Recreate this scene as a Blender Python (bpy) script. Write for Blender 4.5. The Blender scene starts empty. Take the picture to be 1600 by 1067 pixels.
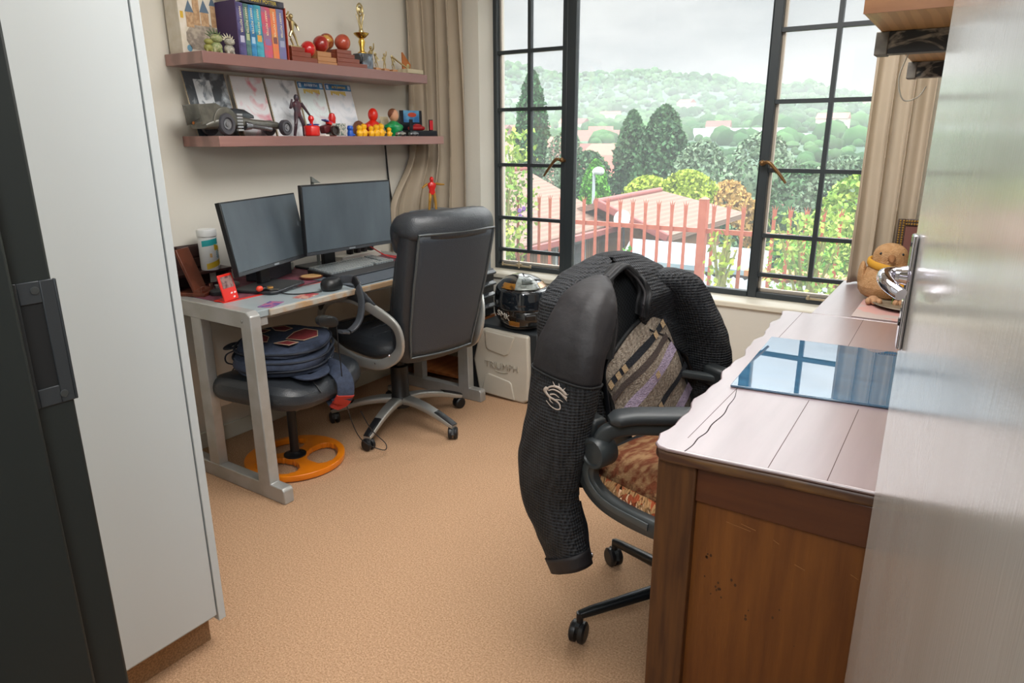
import bpy, bmesh, math, random
from mathutils import Vector, Matrix, noise
PI = math.pi
sc = bpy.context.scene
COL = sc.collection
R_ = math.radians

# ---------------------------------------------------------------- camera
YAW, PITCH, ROLL = 0.5835, 0.2857, 0.0032
cam = bpy.data.cameras.new('camera'); cam_o = bpy.data.objects.new('camera', cam); COL.objects.link(cam_o)
cam.sensor_width = 36.0; cam.lens = 36.0 * 1080 / 1600; cam.clip_end = 6000; cam.clip_start = 0.02
_f = Vector((-math.sin(YAW)*math.cos(PITCH), math.cos(YAW)*math.cos(PITCH), -math.sin(PITCH)))
_r = Vector((math.cos(YAW), math.sin(YAW), 0)); _d = _f.cross(_r)
_r2 = _r*math.cos(ROLL) + _d*math.sin(ROLL); _d2 = _d*math.cos(ROLL) - _r*math.sin(ROLL)
cam_o.matrix_world = Matrix(((_r2.x, -_d2.x, -_f.x, 0), (_r2.y, -_d2.y, -_f.y, 0), (_r2.z, -_d2.z, -_f.z, 1.36), (0, 0, 0, 1)))
sc.camera = cam_o

# ---------------------------------------------------------------- sky: overcast, paler at the horizon and much brighter overhead
w = bpy.data.worlds.new('sky'); sc.world = w; w.use_nodes = True
nt = w.node_tree; nt.nodes.clear()
def wn(t, **k):
    n = nt.nodes.new(t)
    for a, b in k.items(): setattr(n, a, b)
    return n
tc = wn('ShaderNodeTexCoord'); sep = wn('ShaderNodeSeparateXYZ')
nt.links.new(tc.outputs['Generated'], sep.inputs[0])
mp = wn('ShaderNodeMapping'); mp.inputs['Scale'].default_value = (3, 3, 9)
nt.links.new(tc.outputs['Generated'], mp.inputs[0])
nz = wn('ShaderNodeTexNoise'); nz.inputs['Scale'].default_value = 1.6; nz.inputs['Detail'].default_value = 7; nz.inputs['Roughness'].default_value = .55
nt.links.new(mp.outputs[0], nz.inputs['Vector'])
rp = wn('ShaderNodeValToRGB'); rp.color_ramp.elements[0].position = .36; rp.color_ramp.elements[1].position = .62
rp.color_ramp.elements[0].color = (.50, .51, .52, 1); rp.color_ramp.elements[1].color = (.67, .665, .66, 1)
nt.links.new(nz.outputs['Fac'], rp.inputs[0])
mr = wn('ShaderNodeMapRange', interpolation_type='SMOOTHSTEP'); mr.inputs['From Min'].default_value = .19; mr.inputs['From Max'].default_value = .62
mr.inputs['To Min'].default_value = 1.0; mr.inputs['To Max'].default_value = 11
nt.links.new(sep.outputs['Z'], mr.inputs['Value'])
bg = wn('ShaderNodeBackground'); out = wn('ShaderNodeOutputWorld')
nt.links.new(rp.outputs[0], bg.inputs['Color']); nt.links.new(mr.outputs[0], bg.inputs['Strength']); nt.links.new(bg.outputs[0], out.inputs[0])

# ---------------------------------------------------------------- added fill lights, both unseen: one under the room ceiling, one behind the camera
def area(name, loc, rot, size, power, col=(1, 1, 1)):
    l = bpy.data.lights.new(name, 'AREA'); l.shape = 'DISK'; l.size = size; l.energy = power; l.color = col
    o = bpy.data.objects.new(name, l); o.location = loc; o.rotation_euler = rot; COL.objects.link(o); return o
area('room_fill_light', (-.75, 1.75, 2.52), (0, 0, 0), 1.5, 52, (1, .985, .96))
fill_d = Vector((-1.75, 2.0, -1.35)); area('rear_fill_light', (.0, -.32, 2.0), fill_d.to_track_quat('-Z', 'Y').to_euler(), .55, 19, (.95, .98, 1))

sc.view_settings.view_transform = 'Standard'; sc.view_settings.look = 'None'
sc.view_settings.exposure = 0.13; sc.view_settings.gamma = 1.0; sc.view_settings.use_curve_mapping = False
try:
    cy = sc.cycles
    cy.use_denoising = True; cy.denoiser = 'OPENIMAGEDENOISE'
    cy.max_bounces = 8; cy.diffuse_bounces = 5; cy.glossy_bounces = 4; cy.transparent_max_bounces = 24; cy.volume_bounces = 0
    cy.caustics_reflective = False; cy.caustics_refractive = False; cy.sample_clamp_indirect = 4
except Exception: pass

# ---------------------------------------------------------------- materials
def hx(s):
    s = s.lstrip('#'); c = [int(s[i:i+2], 16)/255 for i in (0, 2, 4)]
    return tuple(x/12.92 if x <= .04045 else ((x+.055)/1.055)**2.4 for x in c)
MATS = {}
def mat(name, col, rough=.5, metal=0.0, col2=None, scale=8, kind='noise', lo=.4, hi=.6, stretch=(1, 1, 1), bump=0.0, bscale=None, bstretch=None, spec=.5, coat=0.0, crough=.1, detail=4, dist=0.0, bkind='noise', rnd=0.0, cior=1.5):
    if name in MATS: return MATS[name]
    if isinstance(col, str): col = hx(col)
    if isinstance(col2, str): col2 = hx(col2)
    m = bpy.data.materials.new(name); m.use_nodes = True; t = m.node_tree; p = t.nodes['Principled BSDF']
    p.inputs['Base Color'].default_value = (*col, 1); p.inputs['Roughness'].default_value = rough; p.inputs['Metallic'].default_value = metal
    p.inputs['Specular IOR Level'].default_value = spec; p.inputs['Coat Weight'].default_value = coat; p.inputs['Coat Roughness'].default_value = crough; p.inputs['Coat IOR'].default_value = cior
    L = t.links.new; N = t.nodes.new
    tc = N('ShaderNodeTexCoord')
    def tex(kind, scale, stretch):
        mpn = N('ShaderNodeMapping'); mpn.inputs['Scale'].default_value = stretch; L(tc.outputs['Object'], mpn.inputs[0])
        if kind == 'noise':
            n = N('ShaderNodeTexNoise'); n.inputs['Scale'].default_value = scale; n.inputs['Detail'].default_value = detail; n.inputs['Distortion'].default_value = dist; o = n.outputs['Fac']
        elif kind == 'wave':
            n = N('ShaderNodeTexWave'); n.inputs['Scale'].default_value = scale; n.inputs['Distortion'].default_value = dist; n.inputs['Detail'].default_value = detail; o = n.outputs['Fac']
        elif kind == 'bands':
            n = N('ShaderNodeTexWave'); n.bands_direction = 'Z'; n.inputs['Scale'].default_value = scale; o = n.outputs['Fac']
        elif kind == 'voronoi':
            n = N('ShaderNodeTexVoronoi'); n.inputs['Scale'].default_value = scale; o = n.outputs['Distance']
        elif kind == 'dots':
            n = N('ShaderNodeTexVoronoi'); n.inputs['Scale'].default_value = scale; n.inputs['Randomness'].default_value = .08; o = n.outputs['Distance']
        elif kind == 'cells':
            n = N('ShaderNodeTexVoronoi'); n.inputs['Scale'].default_value = scale; s = N('ShaderNodeSeparateColor'); L(n.outputs['Color'], s.inputs[0]); L(mpn.outputs[0], n.inputs['Vector']); return s.outputs[0]
        elif kind == 'checker':
            n = N('ShaderNodeTexChecker'); n.inputs['Scale'].default_value = scale; o = n.outputs['Fac']
        elif kind == 'brick':
            n = N('ShaderNodeTexBrick'); n.inputs['Scale'].default_value = scale; n.inputs['Color1'].default_value = (1, 1, 1, 1); n.inputs['Color2'].default_value = (.7, .7, .7, 1); n.inputs['Mortar'].default_value = (0, 0, 0, 1); o = n.outputs['Color']
        L(mpn.outputs[0], n.inputs['Vector']); return o
    src = None
    if col2 is not None:
        o = tex(kind, scale, stretch); r = N('ShaderNodeValToRGB'); r.color_ramp.elements[0].position = lo; r.color_ramp.elements[1].position = hi
        r.color_ramp.elements[0].color = (*col, 1); r.color_ramp.elements[1].color = (*col2, 1); L(o, r.inputs[0]); src = r.outputs[0]
    if rnd:
        g = N('ShaderNodeNewGeometry'); h = N('ShaderNodeHueSaturation'); mm = N('ShaderNodeMapRange'); mm.inputs['To Min'].default_value = 1-rnd; mm.inputs['To Max'].default_value = 1+rnd
        L(g.outputs['Random Per Island'], mm.inputs['Value']); L(mm.outputs[0], h.inputs['Value'])
        if src: L(src, h.inputs['Color'])
        else: h.inputs['Color'].default_value = (*col, 1)
        src = h.outputs[0]
    if src: L(src, p.inputs['Base Color'])
    if bump:
        o = tex(bkind, bscale or scale, bstretch or stretch); b = N('ShaderNodeBump'); b.inputs['Strength'].default_value = bump; b.inputs['Distance'].default_value = .01
        L(o, b.inputs['Height']); L(b.outputs[0], p.inputs['Normal'])
    MATS[name] = m; return m
def glass_mat(name, tint=(1, 1, 1), refl=.06, rough=0.0, veil=0.0):
    m = bpy.data.materials.new(name); m.use_nodes = True; t = m.node_tree; t.nodes.clear()
    N = t.nodes.new; tr = N('ShaderNodeBsdfTransparent'); tr.inputs[0].default_value = (*tint, 1); g = N('ShaderNodeBsdfGlossy'); g.inputs['Roughness'].default_value = rough
    fr = N('ShaderNodeLayerWeight'); fr.inputs['Blend'].default_value = .25; mr = N('ShaderNodeMapRange'); mr.inputs['To Min'].default_value = refl; mr.inputs['To Max'].default_value = .8
    mx = N('ShaderNodeMixShader'); o = N('ShaderNodeOutputMaterial')
    tro = tr.outputs[0]
    if veil:
        tl = N('ShaderNodeBsdfTranslucent'); tl.inputs[0].default_value = (.95, .97, 1, 1); dm = N('ShaderNodeMixShader'); dm.inputs[0].default_value = veil  # pale translucent share imitates the veil of haze and glare over the view
        t.links.new(tro, dm.inputs[1]); t.links.new(tl.outputs[0], dm.inputs[2]); tro = dm.outputs[0]
    t.links.new(fr.outputs['Fresnel'], mr.inputs['Value']); mr.inputs['From Min'].default_value = .02
    t.links.new(mr.outputs[0], mx.inputs[0]); t.links.new(tro, mx.inputs[1]); t.links.new(g.outputs[0], mx.inputs[2]); t.links.new(mx.outputs[0], o.inputs[0])
    MATS[name] = m; return m
def leaf_mat(name, c1, c2):
    m = mat(name, c1, .6, 0, c2, 3, lo=.35, hi=.65, rnd=.35, spec=.2); return m

# ---------------------------------------------------------------- mesh helpers
def catmull(pts, n=6, closed=False):
    P = [Vector(p) for p in pts]; out = []; m = len(P)
    rng = range(m) if closed else range(m-1)
    for i in rng:
        a = P[(i-1) % m] if closed or i > 0 else P[0]*2-P[1]; b = P[i]; c = P[(i+1) % m]; d = P[(i+2) % m] if closed or i+2 < m else P[-1]*2-P[-2]
        for k in range(n):
            t = k/n; out.append(.5*((2*b)+(c-a)*t+(2*a-5*b+4*c-d)*t*t+(3*b-a-3*c+d)*t**3))
    if not closed: out.append(P[-1].copy())
    return out
def interp(xs, ys, x):
    if x <= xs[0]: return ys[0]
    for i in range(len(xs)-1):
        if x <= xs[i+1]:
            t = (x-xs[i])/(xs[i+1]-xs[i]); t = t*t*(3-2*t)*.5+t*.5
            return ys[i]+(ys[i+1]-ys[i])*t
    return ys[-1]
def sell(a, b, e=2.0, n=24, ph=0.0):
    out = []
    for k in range(n):
        t = 2*PI*k/n+ph; c, s = math.cos(t), math.sin(t)
        out.append((a*math.copysign(abs(c)**(2/e), c), b*math.copysign(abs(s)**(2/e), s)))
    return out
class B:
    def __init__(s): s.bm = bmesh.new(); s.mi = 0
    def faces(s, vs, fs):
        V = [s.bm.verts.new(v) for v in vs]
        for f in fs:
            try:
                F = s.bm.faces.new([V[i] for i in f]); F.material_index = s.mi
            except ValueError: pass
        return s
    def box(s, lo, hi, M=None):
        x0, y0, z0 = lo; x1, y1, z1 = hi
        vs = [Vector(v) for v in ((x0,y0,z0),(x1,y0,z0),(x1,y1,z0),(x0,y1,z0),(x0,y0,z1),(x1,y0,z1),(x1,y1,z1),(x0,y1,z1))]
        if M is not None: vs = [M @ v for v in vs]
        return s.faces(vs, [(3,2,1,0),(4,5,6,7),(0,1,5,4),(1,2,6,5),(2,3,7,6),(3,0,4,7)])
    def cbox(s, c, sz, rot=(0, 0, 0)):
        from mathutils import Euler
        M = Matrix.Translation(c) @ Euler(rot).to_matrix().to_4x4()
        return s.box((-sz[0]/2, -sz[1]/2, -sz[2]/2), (sz[0]/2, sz[1]/2, sz[2]/2), M)
    def loft(s, rings, cap=True, closed=True):
        n = len(rings[0]); V = [[s.bm.verts.new(p) for p in r] for r in rings]
        for i in range(len(V)-1):
            for k in range(n if closed else n-1):
                F = s.bm.faces.new((V[i][k], V[i][(k+1) % n], V[i+1][(k+1) % n], V[i+1][k])); F.material_index = s.mi
        if cap and closed:
            for r, rev in ((V[0], True), (V[-1], False)):
                F = s.bm.faces.new(list(reversed(r)) if rev else r); F.material_index = s.mi
        return s
    def sweep(s, path, sec, closed=False, up=(0, 0, 1), cap=True):
        # sec: radius / list of radii / function t -> list of 2d points / list of 2d points
        P = [Vector(p) for p in path]; n = len(P); rings = []; up = Vector(up); prev = None
        for i in range(n):
            t = (P[(i+1) % n]-P[i-1]) if closed or 0 < i < n-1 else (P[1]-P[0] if i == 0 else P[-1]-P[-2])
            t.normalize()
            a = up.cross(t)
            if a.length < .05: a = prev if prev else Vector((1, 0, 0)).cross(t)
            a.normalize(); prev = a; b = t.cross(a)
            if callable(sec): q = sec(i/(n-1))
            elif isinstance(sec, (int, float)): q = [(sec*math.cos(2*PI*k/12), sec*math.sin(2*PI*k/12)) for k in range(12)]
            elif isinstance(sec[0], (int, float)):
                r = sec[min(int(i*len(sec)/n), len(sec)-1)] if len(sec) != n else sec[i]
                q = [(r*math.cos(2*PI*k/12), r*math.sin(2*PI*k/12)) for k in range(12)]
            else: q = sec
            rings.append([P[i]+a*u+b*v for u, v in q])
        if closed:
            rings.append(rings[0]); return s.loft_loop(rings[:-1])
        return s.loft(rings, cap)
    def loft_loop(s, rings):
        n = len(rings[0]); V = [[s.bm.verts.new(p) for p in r] for r in rings]; m = len(V)
        for i in range(m):
            for k in range(n):
                F = s.bm.faces.new((V[i][k], V[i][(k+1) % n], V[(i+1) % m][(k+1) % n], V[(i+1) % m][k])); F.material_index = s.mi
        return s
    def tube(s, a, b, r, r2=None, n=16):
        a, b = Vector(a), Vector(b); t = (b-a).normalized(); u = t.orthogonal().normalized(); v = t.cross(u); r2 = r if r2 is None else r2
        return s.loft([[a+(u*math.cos(2*PI*k/n)+v*math.sin(2*PI*k/n))*r for k in range(n)], [b+(u*math.cos(2*PI*k/n)+v*math.sin(2*PI*k/n))*r2 for k in range(n)]])
    def lathe(s, prof, c=(0, 0, 0), n=24, M=None):
        rings = []
        for r, z in prof:
            q = [Vector((c[0]+max(r, 1e-4)*math.cos(2*PI*k/n), c[1]+max(r, 1e-4)*math.sin(2*PI*k/n), c[2]+z)) for k in range(n)]
            rings.append([M @ v for v in q] if M is not None else q)
        return s.loft(rings)
    def ball(s, c, r, n=16, m=10, sq=(1, 1, 1), M=None):
        prof = [(math.sin(PI*i/m), -math.cos(PI*i/m)) for i in range(m+1)]
        rings = []
        for a, z in prof:
            q = [Vector((max(a, 1e-3)*math.cos(2*PI*k/n)*r*sq[0], max(a, 1e-3)*math.sin(2*PI*k/n)*r*sq[1], z*r*sq[2])) for k in range(n)]
            rings.append([(M @ v if M is not None else v)+Vector(c) for v in q])
        return s.loft(rings)
    def prism(s, poly, z0, z1, M=None):
        # poly in the xy plane of M, extruded z0..z1
        n = len(poly); lo = [Vector((x, y, z0)) for x, y in poly]; hi = [Vector((x, y, z1)) for x, y in poly]
        if M is not None: lo = [M @ v for v in lo]; hi = [M @ v for v in hi]
        V = lo+hi
        return s.faces(V, [tuple(reversed(range(n))), tuple(range(n, 2*n))]+[(k, (k+1) % n, n+(k+1) % n, n+k) for k in range(n)])
    def grid(s, fn, nu, nv, wrapu=False):
        V = [[s.bm.verts.new(fn(i/nu, j/nv)) for j in range(nv+1)] for i in range(nu+(0 if wrapu else 1))]
        m = len(V)
        for i in range(nu):
            for j in range(nv):
                F = s.bm.faces.new((V[i][j], V[(i+1) % m][j], V[(i+1) % m][j+1], V[i][j+1])); F.material_index = s.mi
        return s
def obj(name, b, m, parent=None, bevel=0, sub=0, solid=0, smooth=35, loc=None, rot=None, seg=2, soff=0):
    bmesh.ops.recalc_face_normals(b.bm, faces=b.bm.faces)
    me = bpy.data.meshes.new(name); b.bm.to_mesh(me); b.bm.free()
    for x in (m if isinstance(m, (list, tuple)) else [m]): me.materials.append(x)
    if smooth:
        me.polygons.foreach_set('use_smooth', [True]*len(me.polygons)); me.set_sharp_from_angle(angle=R_(smooth))
    o = bpy.data.objects.new(name, me); COL.objects.link(o)
    if parent is not None: o.parent = parent
    if loc: o.location = loc
    if rot: o.rotation_euler = rot
    if solid:
        d = o.modifiers.new('solid', 'SOLIDIFY'); d.thickness = solid; d.offset = soff
    if bevel:
        d = o.modifiers.new('bevel', 'BEVEL'); d.width = bevel; d.segments = seg; d.limit_method = 'ANGLE'; d.angle_limit = R_(40)
    if sub:
        d = o.modifiers.new('sub', 'SUBSURF'); d.levels = sub; d.render_levels = sub
    return o
def tag(o, label, cat, group=None, kind=None):
    o['label'] = label; o['category'] = cat
    if group: o['group'] = group
    if kind: o['kind'] = kind
    return o
def thing(name, label, cat, loc=(0, 0, 0), rz=0, group=None):
    o = bpy.data.objects.new(name, None); o.empty_display_size = .05; COL.objects.link(o); o.location = loc; o.rotation_euler = (0, 0, rz)
    return tag(o, label, cat, group)
def struct(o):
    o['kind'] = 'structure'; return o
def copy_tree(o, parent=None):
    c = o.copy(); COL.objects.link(c)
    if parent is not None: c.parent = parent
    for ch in list(o.children): copy_tree(ch, c)
    return c
def lettering(name, body, size, m, parent, loc, rot, ext=.0006, align='CENTER'):
    cu = bpy.data.curves.new(name, 'FONT'); cu.body = body; cu.size = size; cu.extrude = ext; cu.align_x = align; cu.align_y = 'CENTER'
    cu.materials.append(m); o = bpy.data.objects.new(name, cu); COL.objects.link(o)
    if parent is not None: o.parent = parent
    me = bpy.data.meshes.new_from_object(o); bpy.data.objects.remove(o); bpy.data.curves.remove(cu)
    o = bpy.data.objects.new(name, me); COL.objects.link(o)
    if parent is not None: o.parent = parent
    o.location = loc; o.rotation_euler = rot; return o
def child_label(o, s): o['label'] = s; return o

M_wall = mat('wall_paint', '#dedacf', .75, bump=.05, bscale=60)
M_ceil = mat('ceiling_paint', '#eceae4', .8)
M_carpet = mat('carpet', (.40, .235, .13), .95, 0, (.63, .40, .25), 190, lo=.35, hi=.65, bump=.6, bscale=330, spec=.1, detail=6)
M_skirt = mat('skirting_paint', '#d9d6c8', .5)
M_white = mat('white_melamine', '#bec5c9', .38, spec=.4)
M_jamb = mat('dark_frame_paint', '#1f2322', .42, spec=.4)
M_steel = mat('window_steel', '#2b3236', .45)
M_brass = mat('brown_brass', '#7a5c3a', .4, .7)
M_chrome = mat('chrome', '#d9d6e0', .06, 1)
M_dark = mat('black_plastic', '#141518', .42)
M_grey_pl = mat('dark_grey_plastic', '#33373a', .5)
M_leather = mat('black_leather', (.026, .030, .036), .36, bump=.12, bscale=220, bkind='voronoi')
M_silver = mat('silver_paint', '#b2b3b0', .32, .55)
M_walnut = mat('walnut', '#87605a', .35, 0, '#a3776e', 3, 'wave', .2, .8, (1, .18, 3), dist=5, coat=.6, crough=.3)  # base colour lightened to carry part of the window sheen
M_gold = mat('gold', '#d8b25a', .22, 1)
M_gold2 = mat('pale_gold', '#cbb98a', .3, 1)
M_red = mat('red_plastic', '#c8201c', .35)
M_pane = glass_mat('window_glass', (.97, .985, .98), .03, 0.0, .05)
M_paper = mat('paper', '#e6e3da', .7)

# ================================================================ the room
XL, XR, YW, YF, ZC = -2.79, .12, 3.36, 3.52, 2.6      # left wall, right wall, window wall face, window frame plane, ceiling
WX0, WX1, WZ0, WZ1 = -2.435, -.335, .59, 2.35           # window opening
struct(obj('floor', B().box((XL-.2, .1, -.1), (XR+.2, YF+.15, 0)), M_carpet))
struct(obj('ceiling', B().box((XL-.2, .1, ZC), (XR+.2, YF+.2, ZC+.1)), M_ceil))
struct(obj('wall_left', B().box((XL-.2, .1, 0), (XL, YF+.15, ZC)), M_wall))
struct(obj('wall_right', B().box((XR, .33, 0), (XR+.2, YF+.15, ZC)), M_wall))
ww = B(); Y1 = YF+.1
ww.box((XL, YW, 0), (WX0, Y1, ZC)).box((WX1, YW, 0), (XR, Y1, ZC)).box((WX0, YW, 0), (WX1, Y1, WZ0-.03)).box((WX0, YW, WZ1), (WX1, Y1, ZC))
struct(obj('wall_window', ww, M_wall))
struct(obj('trim_1', B().box((WX0, YW-.012, WZ0-.03), (WX1, Y1, WZ0)), mat('sill_paint', '#e2dccb', .45), bevel=.006))
wb = B().box((XL, .12, 0), (-.83, .33, ZC)).box((.07, .12, 0), (XR+.2, .33, ZC)).box((-.83, .12, 2.08), (.07, .33, ZC))
struct(obj('wall_back', wb, M_wall))
hall = B(); hall.box((-2.2, -1.6, -.1), (1.4, .12, -.001)).box((-2.2, -1.6, ZC), (1.4, .12, ZC+.1)).box((-2.3, -1.6, 0), (-2.2, .12, ZC)).box((1.4, -1.6, 0), (1.5, .12, ZC)).box((-2.3, -1.7, 0), (1.5, -1.6, ZC)).box((-2.2, .1, 0), (-1.0, .12, ZC)).box((.25, .1, 0), (1.4, .12, ZC))
struct(obj('wall_hall', hall, M_wall))
struct(obj('baseboard_left', B().box((XL, 1.0, 0), (XL+.012, YW, .075)), M_skirt, bevel=.003))
struct(obj('baseboard_window', B().box((XL, YW-.012, 0), (XR, YW, .075)), M_skirt, bevel=.003))

# windows: dark steel casements left and right of a fixed pane
def win(name, x0, x1, bars, stile):
    t = bpy.data.objects.new(name, None); COL.objects.link(t); struct(t)
    y0, y1 = YF-.02, YF+.02; z0, z1 = WZ0, WZ1
    fb = B(); s0, s1 = stile
    fb.box((x0, y0, z0), (x0+s0, y1, z1)).box((x1-s1, y0, z0), (x1, y1, z1)).box((x0+s0, y0, z0), (x1-s1, y1, z0+.028)).box((x0+s0, y0, z1-.03), (x1-s1, y1, z1))
    obj('window_frame', fb, M_steel, t, bevel=.003)
    gb = B()
    if bars:
        xc = (x0+s0+x1-s1)/2
        for z in (.707, .90, 1.21, 1.52, 1.828, 2.13): gb.box((x0+s0, YF-.014, z-.0095), (x1-s1, YF+.014, z+.0095))
        gb.box((xc-.010, YF-.0145, .707), (xc+.010, YF+.0145, z1-.03))
        obj('glazing_bars', gb, M_steel, t)
        # pale inner putty lip seen beside the bars
        lp = B(); lp.box((x0+s0, YF+.014, z0+.028), (x0+s0+.012, YF+.03, z1-.03)).box((x1-s1-.012, YF+.014, z0+.028), (x1-s1, YF+.03, z1-.03)).box((x0+s0, YF+.014, z0+.028), (x1-s1, YF+.03, z0+.045))
        obj('putty_edge', lp, mat('putty', '#cdb9a5', .6), t)
    obj('pane', B().box((x0+s0-.004, YF+.004, z0+.02), (x1-s1+.004, YF+.008, z1-.02)), M_pane, t, smooth=0)
    return t
W1 = win('window_1', WX0, -1.949, True, (.026, .03)); W2 = win('window_2', -1.949, -.889, False, (.052, .004)); W3 = win('window_3', -.889, WX1, True, (.042, .03))
def catch(parent, x, s, z=1.24):
    h = B(); h.tube((x, YF-.02, z), (x, YF-.05, z), .009, .008).ball((x, YF-.052, z+.005), .014, 10, 8)
    h.sweep(catmull([(x, YF-.052, z), (x+s*.03, YF-.058, z+.008), (x+s*.07, YF-.055, z-.03), (x+s*.115, YF-.05, z-.085)], 5), [.008, .009, .009, .008, .0075, .006])
    obj('window_handle', h, M_brass, parent)
catch(W1, -1.955, -1); catch(W3, -.868, 1)
for p, xa in ((W1, -2.37), (W3, -.60)):
    s = B().box((xa-.01, YF-.028, .612), (xa+.20, YF-.022, .622)).tube((xa, YF-.03, .612), (xa, YF-.03, .632), .006).tube((xa+.12, YF-.032, .605), (xa+.12, YF-.032, .65), .005).cbox((xa+.12, YF-.03, .628), (.04, .012, .008)).tube((xa+.2, YF-.03, .612), (xa+.2, YF-.03, .628), .006)
    obj('window_stay', s, mat('pale_brass', '#b9a88c', .35, .5), p)

# door frame jamb (dark) with strike plate, at the left edge of the picture
jb = B(); jb.prism([(-1.02, -.05), (-.808, -.05), (-.808, .299), (-.823, .299), (-.823, .342), (-1.02, .342)], 0, 2.06)
jb.prism([(.07, .10), (.09, .10), (.09, .342), (.07, .342)], 0, 2.06)
jb.box((-.808, .10, 2.03), (.07, .345, 2.09))
jamb = struct(obj('trim_2', jb, M_jamb, bevel=.004))
sp = B(); y0, y1, z0, z1 = .3005, .342, 1.077, 1.216; xx = -.823
sp.box((xx, y0, z0), (xx+.002, .306, z1)).box((xx, .328, z0), (xx+.002, y1, z1)).box((xx, .306, z0), (xx+.002, .328, 1.098)).box((xx, .306, 1.192), (xx+.002, .328, z1))
sp.box((xx-.002, y1, z0), (xx+.002, y1+.003, z1))
st = obj('strike_plate', sp, mat('dark_plate', '#34373a', .4, .3), jamb, bevel=.002)
obj('keep_hole', B().box((xx, .306, 1.098), (xx+.0006, .328, 1.192)), mat('hole_black', (.004, .004, .004), .9), st)
for z, yy in ((1.087, .331), (1.206, .322)): obj('screw', B().lathe([(.0045, 0), (.004, .001), (.001, .0012)], M=Matrix.Translation((xx+.002, yy, z)) @ Matrix.Rotation(PI/2, 4, 'Y')), mat('screw_grey', '#4a4c4c', .4, .6), st)

# white door, swung wide open along the right
dh, da = Vector((.055, .345, 0)), math.atan2(1.2-.345, -.066-.055)
dt = bpy.data.objects.new('door_1', None); COL.objects.link(dt); dt.location = dh; dt.rotation_euler = (0, 0, da); struct(dt)
DW = math.hypot(1.2-.345, .121)
obj('door_leaf', B().box((0, -.04, .008), (DW, 0, 2.03)), mat('white_door_gloss', '#bcb9b3', .22, 0, '#c4c2bd', 5, stretch=(1, 1, .2), coat=.6, crough=.14, bump=.06, bscale=18, bstretch=(14, 1, 1)), dt, bevel=.003)
hp = B(); hz, hxx = 1.165, DW-.045
hp.prism([(-.017, -.086), (.017, -.086), (.017, .086), (-.017, .086)], 0, .008, Matrix.Translation((hxx, 0, hz-.025)) @ Matrix.Rotation(-PI/2, 4, 'X') )
plate = obj('handle_plate', hp, M_chrome, dt, bevel=.006, seg=3)
lv = B(); lv.tube((hxx, .006, hz), (hxx, .018, hz), .015, .012)
lv.sweep(catmull([(hxx, .012, hz), (hxx-.002, .028, hz), (hxx-.016, .037, hz), (hxx-.042, .037, hz-.002), (hxx-.07, .03, hz-.006), (hxx-.088, .018, hz-.012)], 6), lambda t: sell(.0115-.003*t, .0125-.004*t, 2.4, 14))
obj('door_lever', lv, M_chrome, plate)
obj('keyhole', B().tube((hxx, .008, hz-.07), (hxx, .0095, hz-.07), .006), M_dark, plate)

# ================================================================ wardrobe on the left
wd = thing('wardrobe', 'tall white wardrobe with plain door beside the dark door frame', 'wardrobe', (0, 0, 0))
obj('carcass', B().box((-2.55, .345, .09), (-1.586, .918, 2.4)), M_white, wd)
obj('door', B().box((-1.586, .36, .105), (-1.568, .898, 2.38)), M_white, wd, bevel=.002)
obj('side_panel', B().box((-2.55, .901, .085), (-1.566, .922, 2.4)), M_white, wd, bevel=.001)
obj('plinth', B().box((-2.55, .345, 0), (-1.62, .9, .09)), mat('plinth_carpeted', '#8a6c4f', .9, 0, '#a5815e', 190, bump=.4), wd)

# ================================================================ curtains
M_curt = mat('curtain_cloth', '#b9ab98', .8, 0, '#b2a490', 3, spec=.2)
def curtain(name, label, path, z0, z1, folds, amp, seed, flare=0.0):
    P = catmull(path, 20); L = [0]
    for a, b in zip(P, P[1:]): L.append(L[-1]+(b-a).length)
    def at(u):
        d = u*L[-1]; k = min(range(len(L)-1), key=lambda i: 0 if L[i] <= d <= L[i+1] else 1e9 if d > L[i+1] else 1e8)
        for i in range(len(L)-1):
            if L[i] <= d <= L[i+1]+1e-9:
                t = (d-L[i])/max(L[i+1]-L[i], 1e-9); p = P[i].lerp(P[i+1], t); tg = (P[i+1]-P[i]).normalized(); return p, Vector((tg.y, -tg.x, 0))
        return P[-1], Vector((0, -1, 0))
    C = [at(i/200) for i in range(201)]
    def fn(u, v):
        z = z0+(z1-z0)*v; p, n = C[int(u*200)]
        ph = 2*PI*folds*u+1.1*noise.noise((u*2.5, z*.8, seed))+.6*math.sin(z*1.7+seed)
        a = amp*(.65+.5*noise.noise((u*4, z*1.1, seed+5)))
        q = p+n*(a*math.sin(ph)+amp*.25*math.sin(2.3*ph+z))+Vector((.4*amp*math.cos(ph), 0, 0))
        k_ = max(0, min(1, (1.30-z)/.35)); q.y -= flare*(1-u)**1.5*k_*k_*(3-2*k_)
        return (max(XL+.012, min(q.x, XR-.01)), min(q.y, YW-.012), z)
    b = B().grid(fn, 200, 50)
    return tag(obj(name, b, M_curt, solid=.003, smooth=60), label, 'curtain')
curtain('curtain', 'long beige curtain bunched in the corner behind the two shelves', [(-2.765, 3.12, 0), (-2.74, 3.22, 0), (-2.68, 3.285, 0), (-2.6, 3.295, 0), (-2.50, 3.295, 0)], .2, 2.5, 4.2, .045, 3, .2)
curtain('curtain', 'beige curtain falling behind the plush bird and picture frame', [(-.425, 3.275, 0), (-.35, 3.285, 0), (-.28, 3.295, 0), (-.19, 3.30, 0)], .756, 2.5, 3.2, .03, 11)

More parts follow.
